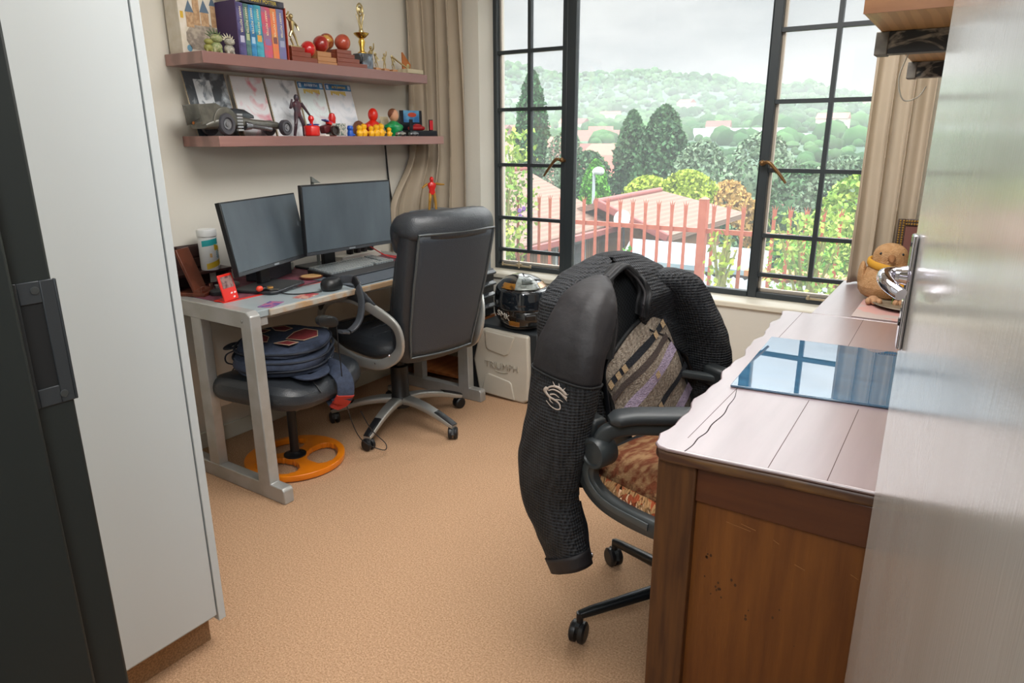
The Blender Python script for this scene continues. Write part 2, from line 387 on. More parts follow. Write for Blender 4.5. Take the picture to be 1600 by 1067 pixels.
# ================================================================ floating shelves on the left wall
SX0, SX1 = -2.788, -2.54
US, LS = 1.685, 1.373     # top faces
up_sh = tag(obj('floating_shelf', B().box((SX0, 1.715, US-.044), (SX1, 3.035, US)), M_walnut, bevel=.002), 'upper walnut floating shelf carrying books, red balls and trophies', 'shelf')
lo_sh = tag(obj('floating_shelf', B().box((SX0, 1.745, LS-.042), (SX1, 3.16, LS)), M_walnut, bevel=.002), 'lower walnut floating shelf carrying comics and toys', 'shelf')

# ---- upper shelf, from left to right
bx = thing('game_box', 'big cream cardboard box with printed castle view at left end of upper shelf', 'box', (-2.735, 1.735, US), 0)
obj('carton', B().box((-.045, 0, 0), (.045, .19, .29)), mat('carton_cream', '#ddd3c0', .5, 0, '#e6ddcf', 25), bx, bevel=.002)
ar = B()      # printed picture: a plain hill town with towers
fx = .0458
def flat(b, pts, x=fx): b.faces([(x, .085+y*.88, z) for y, z in pts], [tuple(range(len(pts)))])
flat(ar, [(-.05, .02), (.06, .02), (.10, .05), (.12, .09), (.05, .12), (-.04, .115), (-.07, .08), (-.072, .05)])
obj('printed_hill', ar, mat('print_hill', '#8d8175', .5, 0, '#b4a796', 60), bx, smooth=0)
tw = B()
for y, z0, z1, r in ((-.045, .10, .155, .018), (-.01, .11, .21, .016), (.03, .11, .16, .02), (.075, .11, .19, .013), (.11, .1, .16, .011)): flat(tw, [(y-r, z0), (y+r, z0), (y+r, z1), (y-r, z1)], fx+.0004)
obj('printed_towers', tw, mat('print_tower', '#b08a64', .5, 0, '#c9a680', 80), bx, smooth=0)
rf = B()
for y, z1, r in ((-.045, .155, .022), (-.01, .21, .02), (.03, .16, .024), (.075, .19, .017), (.11, .16, .014)): flat(rf, [(y-r, z1), (y+r, z1), (y, z1+r*2)], fx+.0006)
obj('printed_roofs', rf, mat('print_roof', '#5f7488', .5), bx, smooth=0)
for q_ in ([(-.08, .225), (-.052, .225), (-.052, .27), (-.08, .27)], [(-.09, .13), (-.075, .13), (-.075, .155), (-.09, .155)]):
    yl = B(); flat(yl, q_); obj('yellow_badge', yl, mat('print_yellow', '#d8b13c', .5), bx, smooth=0)
lettering('lettering', '20', .022, mat('print_brown', '#7a5a1c', .5), bx, (fx+.001, .027, .252), (PI/2, 0, PI/2))
bl = B(); flat(bl, [(-.062+.0125*math.cos(t*PI/8), .022+.0125*math.sin(t*PI/8)) for t in range(16)]); obj('blue_stamp', bl, mat('print_blue', '#6f9fb8', .5), bx, smooth=0)

def lizard(x, y, s, m, m2, label, crest=True):
    t = thing('toy_figurine', label, 'toy', (x, y, US), 0)
    b = B().ball((0, 0, .018*s), .016*s, 12, 8, (1, 1.3, 1.1)).ball((.006*s, .0, .043*s), .014*s, 12, 8, (1.1, 1.5, .95)).sweep([(0, 0, .02*s), (.003*s, 0, .04*s)], .009*s)
    for sx in (-1, 1): b.tube((.008*s, sx*.012*s, 0), (.004*s, sx*.01*s, .018*s), .005*s, .007*s)
    obj('body', b, m, t)
    if crest:
        c = B()
        for k in range(7):
            a = -1.3+k*.43; c.tube((0, .018*s*math.sin(a), (.046+.012*math.cos(a))*s), (-.006*s, .034*s*math.sin(a), (.05+.026*math.cos(a))*s), .004*s, .0006, 6)
        obj('crest', c, m2, t)
    return t
Mlg = mat('toy_green', '#7d8b57', .5, 0, '#a9a67d', 120); Mlp = mat('toy_grey', '#8d8a80', .5, 0, '#b9b4a4', 120)
lizard(-2.565, 1.762, .85, mat('toy_yellowgreen', '#8f8d4a', .5), Mlg, 'small yellow green toy on stubby feet near shelf corner', False)
lizard(-2.57, 1.80, 1.2, Mlg, mat('toy_crest', '#5d6b4a', .5), 'green spiky crested toy in front of the cream box')
lizard(-2.575, 1.862, 1.05, Mlp, mat('toy_crest2', '#c9c3ac', .5), 'grey pale toy with crest beside the purple book case')

# slipcase with seven paperbacks
BY = 1.902
sl = thing('slipcase', 'open purple and red slipcase holding seven colourful paperbacks', 'case', (-2.62, BY, US))
obj('purple_side', B().box((-.075, -.004, 0), (.06, .0, .205)), mat('slip_purple', '#43305f', .5), sl)
obj('red_side', B().box((-.075, .2365, 0), (.064, .2405, .205)), mat('slip_red', '#a53a24', .45), sl)
obj('back_panel', B().box((-.079, -.004, 0), (-.075, .2405, .205)), M_paper, sl)
sp = [('#5a5484', '#3d3a66', .031, 'blue violet paperback first in the purple slipcase'), ('#5c7f78', '#385a5d', .024, 'dark green paperback second in the purple slipcase'),
      ('#3f8fc0', '#2f6a98', .026, 'bright blue paperback third in the purple slipcase'), ('#4aa3b5', '#2f7f96', .036, 'teal paperback in the middle of the slipcase'),
      ('#c8566c', '#8f6a86', .044, 'thick pink red paperback in the slipcase'), ('#e07a4c', '#c98a52', .032, 'orange paperback second from right in the slipcase'), ('#76719f', '#6b7590', .038, 'pale violet paperback at red end of slipcase')]
y = BY+.002
for i, (c, c2, t_, lab) in enumerate(sp):
    bk = thing('paperback', lab, 'book', (-2.62, y, US), 0, 'paperbacks in the slipcase'); h = .198-.001*(i % 3)
    obj('cover', B().box((-.07, .0005, .0), (.058, t_-.0005, h)), mat('spine%d' % i, c, .4, 0, c2, 14, lo=.42, hi=.58, stretch=(1, 1, 2.2), coat=.2), bk, bevel=.0015)
    obj('page_block', B().box((-.068, .003, h), (.052, t_-.003, h+.0012)), M_paper, bk)
    obj('spine_emblem', B().box((.0582, t_*.2, .05+.01*(i % 2)), (.0586, t_*.8, .075+.01*(i % 2))), mat('emb%d' % i, ('#b7b4c9', '#a9b58a', '#a5c4d8', '#d09a4e', '#8a6f9b', '#7a4f52', '#9aa0b8')[i], .5), bk)
    lettering('lettering', 'HARRY POTTER', .0135, mat('spine_cream', '#efe3c0', .5), bk, (.0588, t_/2, .135), (0, PI/2, 0) if False else (PI/2, PI/2, PI/2))
    y += t_
b1 = thing('hardback_book', 'black book with gold title lying on top of the paperbacks', 'book', (-2.62, BY+.125, US+.2015), R_(1.5))
obj('cover', B().box((-.075, -.105, .0), (.066, .108, .003)).box((-.075, -.105, .021), (.066, .108, .024)).box((.063, -.105, .003), (.066, .108, .021)), mat('book_black', '#2b2d36', .45, 0, '#4a4a55', 30), b1, bevel=.001)
obj('page_block', B().box((-.073, -.102, .003), (.063, .105, .021)), M_paper, b1)
lettering('lettering', 'HARRY POTTER', .019, mat('gold_print', '#cdb54e', .4), b1, (.0668, .0, .012), (PI/2, 0, PI/2))
b2 = thing('hardback_book', 'tan book lying on the black book above the paperbacks', 'book', (-2.63, BY+.09, US+.2265), R_(-2))
obj('cover', B().box((-.07, -.10, 0), (.06, .07, .003)).box((-.07, -.10, .023), (.06, .07, .026)).box((.057, -.10, .003), (.06, .07, .023)), mat('book_tan', '#a5793c', .45, 0, '#c09a52', 30), b2, bevel=.001)
obj('page_block', B().box((-.068, -.097, .003), (.057, .067, .023)), M_paper, b2)

# stepped wooden trophies with red balls
M_mah = mat('mahogany', '#7a3a26', .3, 0, '#8f4a34', 6, 'wave', dist=4, stretch=(1, .3, 3), coat=.4, crough=.2)
M_oakl = mat('light_oak', '#a9764a', .35, 0, '#c08d5c', 6, 'wave', dist=4, stretch=(1, .3, 3), coat=.3)
M_ball = mat('ball_leather', '#a52a22', .22, 0, '#8f1f1c', 12, coat=.5)
M_ballg = mat('ball_worn', '#8f3a24', .25, 0, '#c79a4a', 22, lo=.5, hi=.6, coat=.5)
def stand(y, x, steps, m, label):
    t = thing('trophy_stand', label, 'stand', (x, y, US), 0)
    z = 0
    for k, (wd_, h, d) in enumerate(steps):
        obj('step', B().box((-d, -.01, z), (.0, wd_, z+h)), m, t, bevel=.0015); z += h
    return t, z
stand(2.165, -2.552, ((.13, .020, .1), (.095, .02, .09), (.062, .018, .08)), M_mah, 'stepped red wood stand right of the paperbacks with golden runner')
stand(2.312, -2.556, ((.115, .012, .09), (.10, .02, .085), (.07, .021, .07)), M_oakl, 'stepped light oak stand between the two dark red stands')
stand(2.425, -2.552, ((.18, .019, .1), (.13, .018, .09), (.10, .018, .085), (.08, .017, .08)), M_mah, 'stepped red wood stand under the rightmost red ball')
def ball(x, y, z, r, m, label):
    t = thing('cricket_ball', label, 'ball', (x, y, z), R_(20), 'red balls on the upper shelf')
    obj('leather', B().ball((0, 0, 0), r, 24, 16), m, t)
    s = B()
    for dz in (-.0035, 0, .0035): s.sweep([(math.cos(a*PI/18)*math.sqrt(r*r-dz*dz), dz, math.sin(a*PI/18)*math.sqrt(r*r-dz*dz)) for a in range(36)], .0009, closed=True, up=(0, 1, 0))
    obj('seam', s, mat('seam_thread', '#b5673f', .6), t)
ball(-2.60, 2.288, US+.061, .034, mat('ball_bright', '#c41f22', .2, coat=.5), 'bright red ball nearest the golden runner')
ball(-2.60, 2.365, US+.090, .036, M_ball, 'dark red ball resting on the light oak stand')
ball(-2.667, 2.460, US+.115, .036, M_ballg, 'red ball with worn gold mark raised behind the others')
ball(-2.597, 2.496, US+.1095, .0365, mat('ball_brown', '#9a3a26', .25, 0, '#b04a34', 12, coat=.5), 'brownish red ball on the right dark stand')
obj_p = tag(obj('ball_pedestal', B().lathe([(.022, 0), (.022, .01), (.008, .02), (.008, .065), (.02, .077), (.018, .0788)], (-2.667, 2.460, US)), mat('pedestal_silver', '#aaa59a', .3, .6)), 'slim pedestal under the raised gold marked ball', 'stand')

def statuette(x, y, z, s, m, name, label, pose, base=None):
    t = thing(name, label, 'trophy', (x, y, z), 0)
    z0 = 0
    if base: obj('base', B().box((-base[0], -base[1], 0), (base[0], base[1], base[2])), base[3], t, bevel=.0015); z0 = base[2]
    b = B().ball((0, 0, z0+s*.92), s*.08, 10, 8).lathe([(s*.05, s*.45), (s*.085, s*.6), (s*.10, s*.76), (s*.03, s*.84)], (0, 0, z0), 10)
    for p in pose: b.sweep(catmull([(q[0]*s, q[1]*s, z0+q[2]*s) for q in p], 3), lambda u: sell(s*(.05-.022*u), s*(.05-.022*u), 2, 8))
    obj('figure', b, m, t); return t
run = [[(0, 0, .48), (.0, .12, .28), (.02, .2, .0)], [(0, 0, .48), (.0, -.1, .3), (.0, .02, .02)], [(0, .05, .76), (0, .2, .66), (.05, .25, .5)], [(0, -.05, .76), (0, -.16, .9), (.03, -.1, 1.05)]]
statuette(-2.60, 2.205, US+.0585, .13, M_gold2, 'runner_statuette', 'pale golden runner statuette leaning by the red slipcase end', run, (.022, .03, .008, M_gold2))
# tall gold cup trophy on a black and grey marble block
ct = thing('cup_trophy', 'tall golden cup trophy with ring top on dark marble block', 'trophy', (-2.60, 2.625, US))
mb = obj('marble_base', B().box((-.03, -.035, 0), (.036, .035, .072)), mat('marble', '#23262c', .15, 0, '#8fa2b4', 9, lo=.45, hi=.62, dist=2, coat=.5), ct, bevel=.003)
obj('stem', B().lathe([(.022, .072), (.022, .078), (.012, .084), (.011, .10), (.017, .125), (.012, .14)], n=20), M_gold, ct)
obj('bowl', B().lathe([(.012, .14), (.02, .146), (.034, .158), (.037, .164), (.033, .166), (.012, .162)], n=28), M_gold, ct)
fg = B().lathe([(.011, .16), (.012, .175), (.007, .185)], n=14)
for a in range(5):
    c, s = math.cos(a*1.257), math.sin(a*1.257); fg.sweep(catmull([(.004*c, .004*s, .18), (.010*c, .010*s, .215), (.020*c, .020*s, .25)], 4), [.0035, .003, .0025, .002])
fg.sweep([(0, .018*math.cos(a*PI/12), .268+.026*math.sin(a*PI/12)) for a in range(24)], .0045, closed=True, up=(1, 0, 0)).ball((0, 0, .268), .012, 10, 8, (.5, 1, 1.3))
obj('finial', fg, M_gold2, ct)
arms = [[(0, 0, .48), (0, .08, .25), (0, .08, 0)], [(0, 0, .48), (0, -.08, .25), (0, -.09, 0)], [(0, .05, .76), (0, .2, .9), (0, .22, 1.15)], [(0, -.05, .76), (0, -.18, .66), (.06, -.2, .5)]]
wood_b = (.016, .018, .012, M_oakl)
statuette(-2.64, 2.725, US, .1, M_gold2, 'bowler_statuette', 'pale statuette raising one arm right beside the marble block', arms, (.018, .02, .02, M_oakl))
statuette(-2.575, 2.69, US, .068, M_gold2, 'small_statuette', 'tiny golden statuette on wooden block, nearest the marble block', run, wood_b)
statuette(-2.575, 2.75, US, .072, M_gold2, 'small_statuette', 'tiny golden statuette on wooden block between its two neighbours', arms, wood_b)
statuette(-2.575, 2.81, US, .066, M_gold2, 'small_statuette', 'tiny golden statuette on wooden block, nearest the sail shaped award', run, wood_b)
sa = thing('sail_award', 'orange wooden sail shaped award with round medal by curtain', 'trophy', (-2.68, 3.03, US+.001))
obj('base', B().box((-.03, -.04, 0), (.03, .04, .014)), M_gold2, sa, bevel=.002)
obj('sail', B().prism([(-.03, .014), (.022, .014), (.032, .06), (-.03, .118)], -.005, .005, Matrix(((0, 0, 1, 0), (1, 0, 0, 0), (0, 1, 0, 0), (0, 0, 0, 1)))), mat('sail_wood', '#b3682c', .4), sa, bevel=.001)
obj('medal', B().lathe([(.012, 0), (.012, .002), (.001, .0025)], M=Matrix.Translation((.005, .008, .05)) @ Matrix.Rotation(PI/2, 4, 'Y')), M_gold2, sa)
sb = thing('bat_plaque', 'pale wooden plaque with slim bat lying at right shelf end', 'trophy', (-2.58, 2.94, US))
obj('board', B().box((-.04, -.055, 0), (.04, .066, .022)), mat('pale_wood', '#b5a98c', .45, 0, '#c9bda0', 8, 'wave', dist=3), sb, bevel=.003)
obj('bat', B().sweep([(.02, -.035, .024), (.0, -.085, .055), (-.01, -.12, .078)], sell(.006, .003, 4, 10)), M_gold2, sb)

# ---- lower shelf
# five comics leaning on the wall, in clear sleeves
comics = [(1.765, .2, .262, '#4a5157', '#c3ccd3', 'dark comic book in shiny clear sleeve, leftmost on lower shelf'),
          (1.985, .172, .258, '#e3e3e6', '#d9647c', 'white and pink comic book in sleeve behind the grey toy car'),
          (2.165, .175, .258, '#dfe4e8', '#6a7688', 'white comic book with dark edge behind the maroon figure'),
          (2.345, .165, .258, '#dbe8e8', '#c9a2b0', 'pale comic book with blue REBIRTH banner'),
          (2.515, .18, .258, '#e6eaf0', '#b8c9d6', 'rightmost comic book with blue and yellow banner')]
M_slv = glass_mat('clear_sleeve', (.97, .98, .98), .12, .12)
for i, (y0, wd_, h, c, c2, lab) in enumerate(comics):
    cb = thing('comic_book', lab, 'comic', (-2.703, y0, LS), 0, 'comic books leaning on the lower shelf')
    lean = Matrix.Rotation(-.25, 4, 'Y')
    def sheet(b, a0, a1, z0, z1, x=0.0, t=.0022): return b.box((x, a0, z0), (x+t, a1, z1), lean)
    obj('cover', sheet(B(), 0, wd_-.008, 0, h), mat('comic%d' % i, c, .25, 0, c2, 9, lo=.5, hi=.72, dist=1.2, coat=.6, crough=.2, bump=.25, bscale=40), cb)
    obj('backing_board', sheet(B(), -.004, wd_-.003, -.0, h+.004, -.0015, .001), mat('board_tan', '#b7a78c', .7), cb)
    if i > 2:
        obj('banner', sheet(B(), .001, wd_-.009, h-.032, h-.002, .0024, .0004), mat('banner_blue', '#2f6398', .3, 0, '#3f86b8', 30), cb)
        ty = mat('banner_yellow', '#d9c052', .4)
        lettering('lettering', 'REBIRTH' if i == 3 else 'AQUAMAN', .021 if i == 3 else .018, mat('banner_white', '#d6e4f0', .4) if i == 3 else ty, cb, lean @ Vector((.0032, wd_/2-.002, h-.018)), (PI/2, .13 if False else 0, PI/2))
        q = B()
        for k in range(9): sheet(q, .03+.011*k, .039+.011*k, h-.056+.003*((k*7) % 4), h-.036, .0024, .0004)
        obj('yellow_title', q, ty, cb)
        sheet(q2 := B(), .008, .022, h-.027, h-.008, .0029, .0003); sheet(q2, wd_-.03, wd_-.014, h-.026, h-.006, .0029, .0003); obj('corner_badges', q2, mat('badge_white', '#c3d5e6', .4), cb)
    if i == 0:
        sheet(q := B(), .04, .115, .0, h-.03, .0024, .0004); obj('pale_print', q, mat('pale_print', '#d3d8dc', .3, 0, '#7d868e', 14, lo=.5, hi=.62, dist=2, coat=.5), cb)

# big grey toy racing car
tcx = thing('toy_race_car', 'long grey toy racing car with big wheels on lower shelf', 'toy car', (-2.615, 1.712, LS), 0)
M_car = mat('toy_car_grey', '#57564f', .32, .25, '#66645c', 40, coat=.2)
prof = [(0.0, .028, .05, .085), (.05, .025, .075, .10), (.12, .03, .085, .102), (.19, .03, .082, .102), (.26, .03, .07, .085), (.34, .03, .066, .062), (.42, .03, .06, .055), (.48, .028, .042, .045), (.505, .025, .03, .03)]
rings = []
for y, z0, zt, hw in prof:
    rings.append([(u, y, (z0+zt)/2+v) for u, v in sell(hw*.62, (zt-z0)/2, 3.2, 24)])
obj('body', B().loft(rings), M_car, tcx)
cabin = []
for y, s in ((.10, .2), (.13, .75), (.19, 1), (.24, .9), (.285, .3)): cabin.append([(u, y, .075+max(v, -.004)) for u, v in sell(.034*(.6+.4*s), .034*s+.002, 2.6, 20)])
obj('cabin', B().loft(cabin), mat('toy_cabin', '#3b4044', .2, .2), tcx)
for s in (-1, 1):
    fins = B(); fins.prism([(-.02, .04), (.12, .075), (.115, .10), (.06, .125), (-.03, .118)], s*.05-.003, s*.05+.003, Matrix(((0, 0, 1, 0), (1, 0, 0, 0), (0, 1, 0, 0), (0, 0, 0, 1))))
    obj('tail_panel', fins, M_car, tcx, bevel=.002)
for (y, r) in ((.10, .043), (.44, .033)):
    for s in (-1, 1):
        Mx = Matrix.Translation((s*.057, y, r+.002)) @ Matrix.Rotation(s*PI/2, 4, 'Y')
        wh = obj('wheel', B().lathe([(r*.55, -.012), (r, -.012), (r, .006), (r*.9, .012), (r*.62, .012), (r*.55, .006), (.001, .004)], M=Mx, n=30), mat('toy_tyre', '#45444a', .5), tcx)
        obj('hub', B().lathe([(r*.5, .003), (r*.45, .009), (r*.25, .008), (r*.22, .013), (.001, .014)], M=Mx, n=24), mat('toy_hub', '#8b8c90', .3, .6), wh)
    if r > .04:
        for s in (-1, 1): obj('wheel_arch', B().sweep([(s*.055, y+(r+.008)*math.cos(a*PI/14), r+.002+(r+.008)*math.sin(a*PI/14)) for a in range(0, 15)], sell(.016, .005, 4, 12), up=(1, 0, 0)), M_car, tcx)
ex = B().tube((.05, .24, .04), (.052, .20, .042), .014, .020).sweep(catmull([(.046, .24, .04), (.048, .30, .035), (.046, .36, .028)], 4), .010)
obj('exhaust', ex, mat('toy_exhaust', '#86868a', .25, .8), tcx)
lou = B()
for k in range(6): lou.box((.056, .155, .02+.012*k), (.066, .185, .027+.012*k))
obj('louvres', lou, mat('toy_louvre', '#b9bcc0', .3, .6), tcx)
for s in (-.03, .03): obj('tail_lamp', B().ball((s, -.001, .05), .006, 10, 6), mat('toy_orange', '#c97a3a', .4), tcx)

for ch in tcx.children_recursive: ch.data.transform(Matrix.Diagonal((1, .86, 1, 1)))

# plain standing figurines and toys (no recognisable characters)
def figurine(name, label, loc, s, m, pose, rz=0, m2=None, base=None):
    t = thing(name, label, 'figurine', loc, rz)
    b = B().ball((0, 0, .9*s), .075*s, 14, 10, (.9, .85, 1.15))
    b.loft([[(u, v, z*s) for u, v in sell(a*s, c*s, 2.4, 16)] for z, a, c in ((.46, .06, .085), (.52, .065, .10), (.60, .055, .085), (.70, .07, .125), (.78, .065, .135), (.82, .04, .06), (.86, .03, .035))])
    obj('body', b, m, t)
    for nm, p in pose:
        r0 = .055 if nm == 'leg' else .042
        obj(nm, B().sweep(catmull([(q[0]*s, q[1]*s, q[2]*s) for q in p], 4), lambda u, r0=r0: sell(s*(r0-.02*u), s*(r0-.02*u), 2, 10)), m2 or m, t)
    return t
figurine('posable_figure', 'dark maroon posable mannequin toy standing behind the grey car', (-2.645, 2.235, LS), .185, mat('toy_maroon', '#5a2128', .4, 0, '#3c3a44', 20),
    [('leg', [(0, .05, .5), (.04, .12, .28), (.0, .16, .01)]), ('leg', [(0, -.05, .5), (.05, -.12, .28), (0, -.14, .01)]), ('arm', [(0, .13, .78), (.04, .24, .62), (.08, .34, .46)]), ('arm', [(0, -.13, .78), (.06, -.25, .66), (.08, -.2, .86)])], 0, mat('toy_maroon_dark', '#3f2a33', .4))
tp = thing('trinket_pot', 'bright red lidded pot with pear shaped knob on lower shelf', 'pot', (-2.575, 2.25, LS))
obj('pot', B().lathe([(.03, 0), (.035, .004), (.036, .04), (.032, .046), (.001, .046)], n=8), mat('toy_red_gloss', '#d32420', .25), tp, bevel=.003)
obj('knob', B().lathe([(.008, .046), (.007, .06), (.014, .074), (.011, .086), (.001, .091)], n=14), mat('toy_red_gloss', '#d32420', .25), tp)
obj('collar', B().cbox((0, .012, .05), (.05, .012, .006), (0, 0, .4)).cbox((0, -.014, .05), (.045, .012, .006), (0, 0, -.5)), mat('toy_blue', '#2b3d8f', .4), tp)
tb = thing('toy_camera', 'speckled toy camera box with round dark lens on lower shelf', 'toy', (-2.60, 2.372, LS))
obj('body', B().box((-.02, .0, .003), (.03, .085, .058)), mat('collage', '#b7b4ab', .5, 0, '#5d6f68', 130, 'cells', .3, .7), tb, bevel=.003)
obj('lens', B().lathe([(.022, 0), (.022, .016), (.016, .016), (.013, .008), (.001, .009)], M=Matrix.Translation((.03, .006, .026)) @ Matrix.Rotation(PI/2, 4, 'Y'), n=22), mat('lens_dark', '#3a3330', .25), tb)
obj('shoulder', B().cbox((.0, -.012, .034), (.04, .055, .035), (.25, 0, 0)), mat('toy_darkred', '#5d2226', .4), tb, bevel=.006)
obj('red_flap', B().cbox((.014, .002, .055), (.025, .04, .014), (-.35, 0, 0)), mat('toy_red_gloss', '#d32420', .25), tb, bevel=.003)
obj('blue_flap', B().cbox((.008, -.012, .066), (.03, .045, .005), (-.3, 0, 0)), mat('toy_blue', '#2b3d8f', .4), tb)
rc = thing('peg_toy', 'small red peg toy behind the speckled toy camera', 'toy', (-2.655, 2.45, LS))
obj('body', B().lathe([(.016, 0), (.014, .05), (.016, .07), (.018, .085), (.012, .104), (.001, .108)], n=16), mat('toy_red_gloss', '#d32420', .25), rc)
tag(obj('paper_scrap', B().cbox((-2.56, 2.31, LS+.004), (.03, .035, .007), (0, 0, .3)), M_paper), 'scrap of folded white paper by the red pot', 'paper')
be = thing('peg_toy', 'small bright blue peg toy beside the speckled camera', 'toy', (-2.575, 2.487, LS))
obj('body', B().lathe([(.015, 0), (.016, .012), (.012, .026), (.016, .036), (.012, .048), (.001, .05)], n=12), mat('toy_bright_blue', '#1d56b8', .4), be)
obj('foot', B().ball((.008, .012, .006), .008, 8, 6, (1.4, 1, .7)), mat('toy_bright_blue', '#1d56b8', .4), be)
# six small yellow peg toys
M_yel = mat('toy_yellow', '#f0b51c', .35)
def peg(y, x, s, first=None, label=''):
    t = thing('yellow_peg_toy', label, 'toy', (x, y, LS), 0, 'yellow peg toys on the lower shelf')
    b = B().lathe([(.013*s, 0), (.016*s, .008*s), (.015*s, .022*s), (.010*s, .029*s), (.014*s, .036*s), (.013*s, .046*s), (.001, .053*s)], n=14)
    obj('body', b, M_yel, t)
    for sx in (-1, 1): obj('arm', B().sweep([(0, sx*.013*s, .02*s), (.008*s, sx*.021*s, .014*s)], [.005*s, .004*s]), M_yel, t)
for k, (y, x, s, lab) in enumerate(((2.545, -2.572, 1.0, 'yellow peg toy nearest the blue peg toy'), (2.588, -2.585, 1.15, 'yellow peg toy second from the blue one, taller'), (2.626, -2.572, .95, 'yellow peg toy third from the blue one'),
        (2.668, -2.578, 1.1, 'yellow peg toy in front of the red bust'), (2.706, -2.582, 1.2, 'tallest yellow peg toy between red and green busts'), (2.758, -2.575, .85, 'shortest yellow peg toy next to the silver car'))): peg(y, x, s, None, lab)
def bust(name, label, loc, m, mh, hair=None):
    t = thing(name, label, 'bust', loc, R_(8))
    obj('torso', B().loft([[(u-.0, v, z) for u, v in sell(a, b_, 2.6, 20)] for z, a, b_ in ((0, .028, .035), (.02, .032, .045), (.045, .036, .066), (.058, .03, .062), (.068, .02, .034), (.078, .014, .016))]), m, t)
    obj('head', B().ball((.004, 0, .105), .027, 16, 12, (1, .86, 1.22)).tube((0, 0, .07), (0, 0, .09), .014), mh, t)
    if hair: obj('hair', B().ball((-.003, 0, .113), .0275, 16, 10, (1, .92, 1.05)), hair, t)
    return t
bust('toy_bust', 'plain glossy red toy bust standing behind the yellow peg toys', (-2.65, 2.72, LS), mat('bust_red', '#d32a1c', .3), mat('bust_red', '#d32a1c', .3))
bust('toy_bust', 'green toy bust with brown hair next to the red one', (-2.65, 2.876, LS), mat('bust_green', '#12914f', .3), mat('bust_skin', '#cf9a78', .5), mat('bust_hair', '#7a4a32', .5))
tag(obj('brown_disc', B().lathe([(.036, -.008), (.038, 0), (.034, .008), (.001, .009)], M=Matrix.Translation((-2.685, 2.655, LS+.0385)) @ Matrix.Rotation(PI/2, 4, 'Y'), n=24), mat('disc_brown', '#6d4636', .4)), 'round brown disc propped behind the yellow peg toys', 'ornament')
tag(obj('paper_card', B().cbox((-2.735, 2.90, LS+.052), (.004, .06, .1), (0, -.12, 0)), mat('card_cream', '#d6c6a2', .6)), 'cream card leaning on wall between the two busts', 'card')
def model_car(y, m, label, L_=.062):
    t = thing('model_car', label, 'toy car', (-2.575, y, LS), 0, 'small model cars on the lower shelf')
    obj('body', B().loft([[(u, yy, z0+v+.0) for u, v in sell(w_, h, 3, 16)] for yy, w_, h, z0 in ((-.5*L_, .010, .005, .011), (-.42*L_, .014, .008, .012), (0, .015, .009, .013), (.42*L_, .014, .008, .012), (.5*L_, .01, .005, .011))]), m, t)
    obj('cabin', B().loft([[(u, yy, .019+v) for u, v in sell(w_, h, 3, 16)] for yy, w_, h in ((-.28*L_, .009, .002), (-.12*L_, .011, .008), (.15*L_, .011, .008), (.32*L_, .009, .002))]), mat('model_glass', '#3c4448', .15), t)
    for yy in (-.28*L_, .28*L_):
        for s in (-1, 1): obj('wheel', B().tube((s*.012, yy, .0065), (s*.0165, yy, .0065), .0065, n=14), M_dark, t)
model_car(2.845, mat('model_silver', '#a9a89c', .25, .4), 'silver model car nearest the yellow peg toys'); model_car(2.945, mat('model_grey', '#8d8f93', .25, .6), 'grey model car in front of the black display box')
db = thing('display_box', 'black display box holding a red model car by the curtain', 'box', (-2.665, 3.065, LS), R_(-14))
obj('base', B().box((-.055, -.08, 0), (.07, .10, .03)), mat('box_black', '#1a1d24', .3), db, bevel=.003)
obj('backdrop', B().box((-.055, -.065, .03), (-.045, .08, .138)), mat('box_black', '#1a1d24', .3), db)
obj('posts', B().box((.045, -.07, .03), (.055, -.052, .088)).box((.045, .06, .03), (.055, .082, .088)), mat('box_black', '#1a1d24', .3), db)
obj('printed_header', B().box((-.044, -.045, .075), (-.042, .06, .138)), mat('header_blue', '#2f6fa8', .3, 0, '#6aa8cf', 14, lo=.4, hi=.6), db)
hd = B().ball((-.0415, .012, .115), .02, 14, 8, (.05, 1.5, .62)); obj('printed_red_car', hd, mat('header_red', '#c24a34', .4), db)
obj('red_label', B().box((.0552, .06, .034), (.0562, .082, .084)), mat('label_red', '#c4222c', .35), db)
cr = B().loft([[(u+.01, yy, .047+v) for u, v in sell(w_, h, 3, 16)] for yy, w_, h in ((-.048, .012, .008), (-.035, .02, .012), (.035, .02, .013), (.05, .013, .009))]); cr.loft([[(u+.01, yy, .06+v) for u, v in sell(w_, h, 3, 16)] for yy, w_, h in ((-.02, .012, .003), (-.005, .014, .011), (.018, .014, .01), (.032, .011, .003))])
mc = tag(obj('model_car', cr, mat('model_red', '#a81f24', .25, coat=.5)), 'red model car inside the black display box', 'toy car'); mc.matrix_world = Matrix.Translation((-2.665, 3.065, LS-.004)) @ Matrix.Rotation(R_(-14), 4, 'Z')

# ================================================================ silver framed desk and everything on it
DT = .75
dk = thing('computer_desk', 'long grey topped desk on silver steel end frames below shelves', 'desk', (0, 0, 0))
M_dtop = mat('grey_laminate', '#8f9ba0', .35, 0, '#98a3a7', 5, spec=.45)
M_worn = mat('worn_edge', '#a88865', .6, 0, '#a8a39a', 7, lo=.48, hi=.56, stretch=(1, 1, 1))
M_fr = mat('frame_silver', '#adadab', .36, .35, '#a3a29d', 12, lo=.4, hi=.6)
obj('top', B().box((-2.785, 1.552, DT-.026), (-2.152, 2.80, DT)), M_dtop, dk, bevel=.002)
obj('front_edge', B().box((-2.152, 1.60, DT-.026), (-2.14, 2.80, DT-.0005)), M_worn, dk, bevel=.004)
obj('front_rail', B().box((-2.20, 1.556, DT-.06), (-2.158, 1.60, DT-.026)).box((-2.22, 1.6, DT-.05), (-2.2, 2.8, DT-.026)), M_fr, dk, bevel=.002)
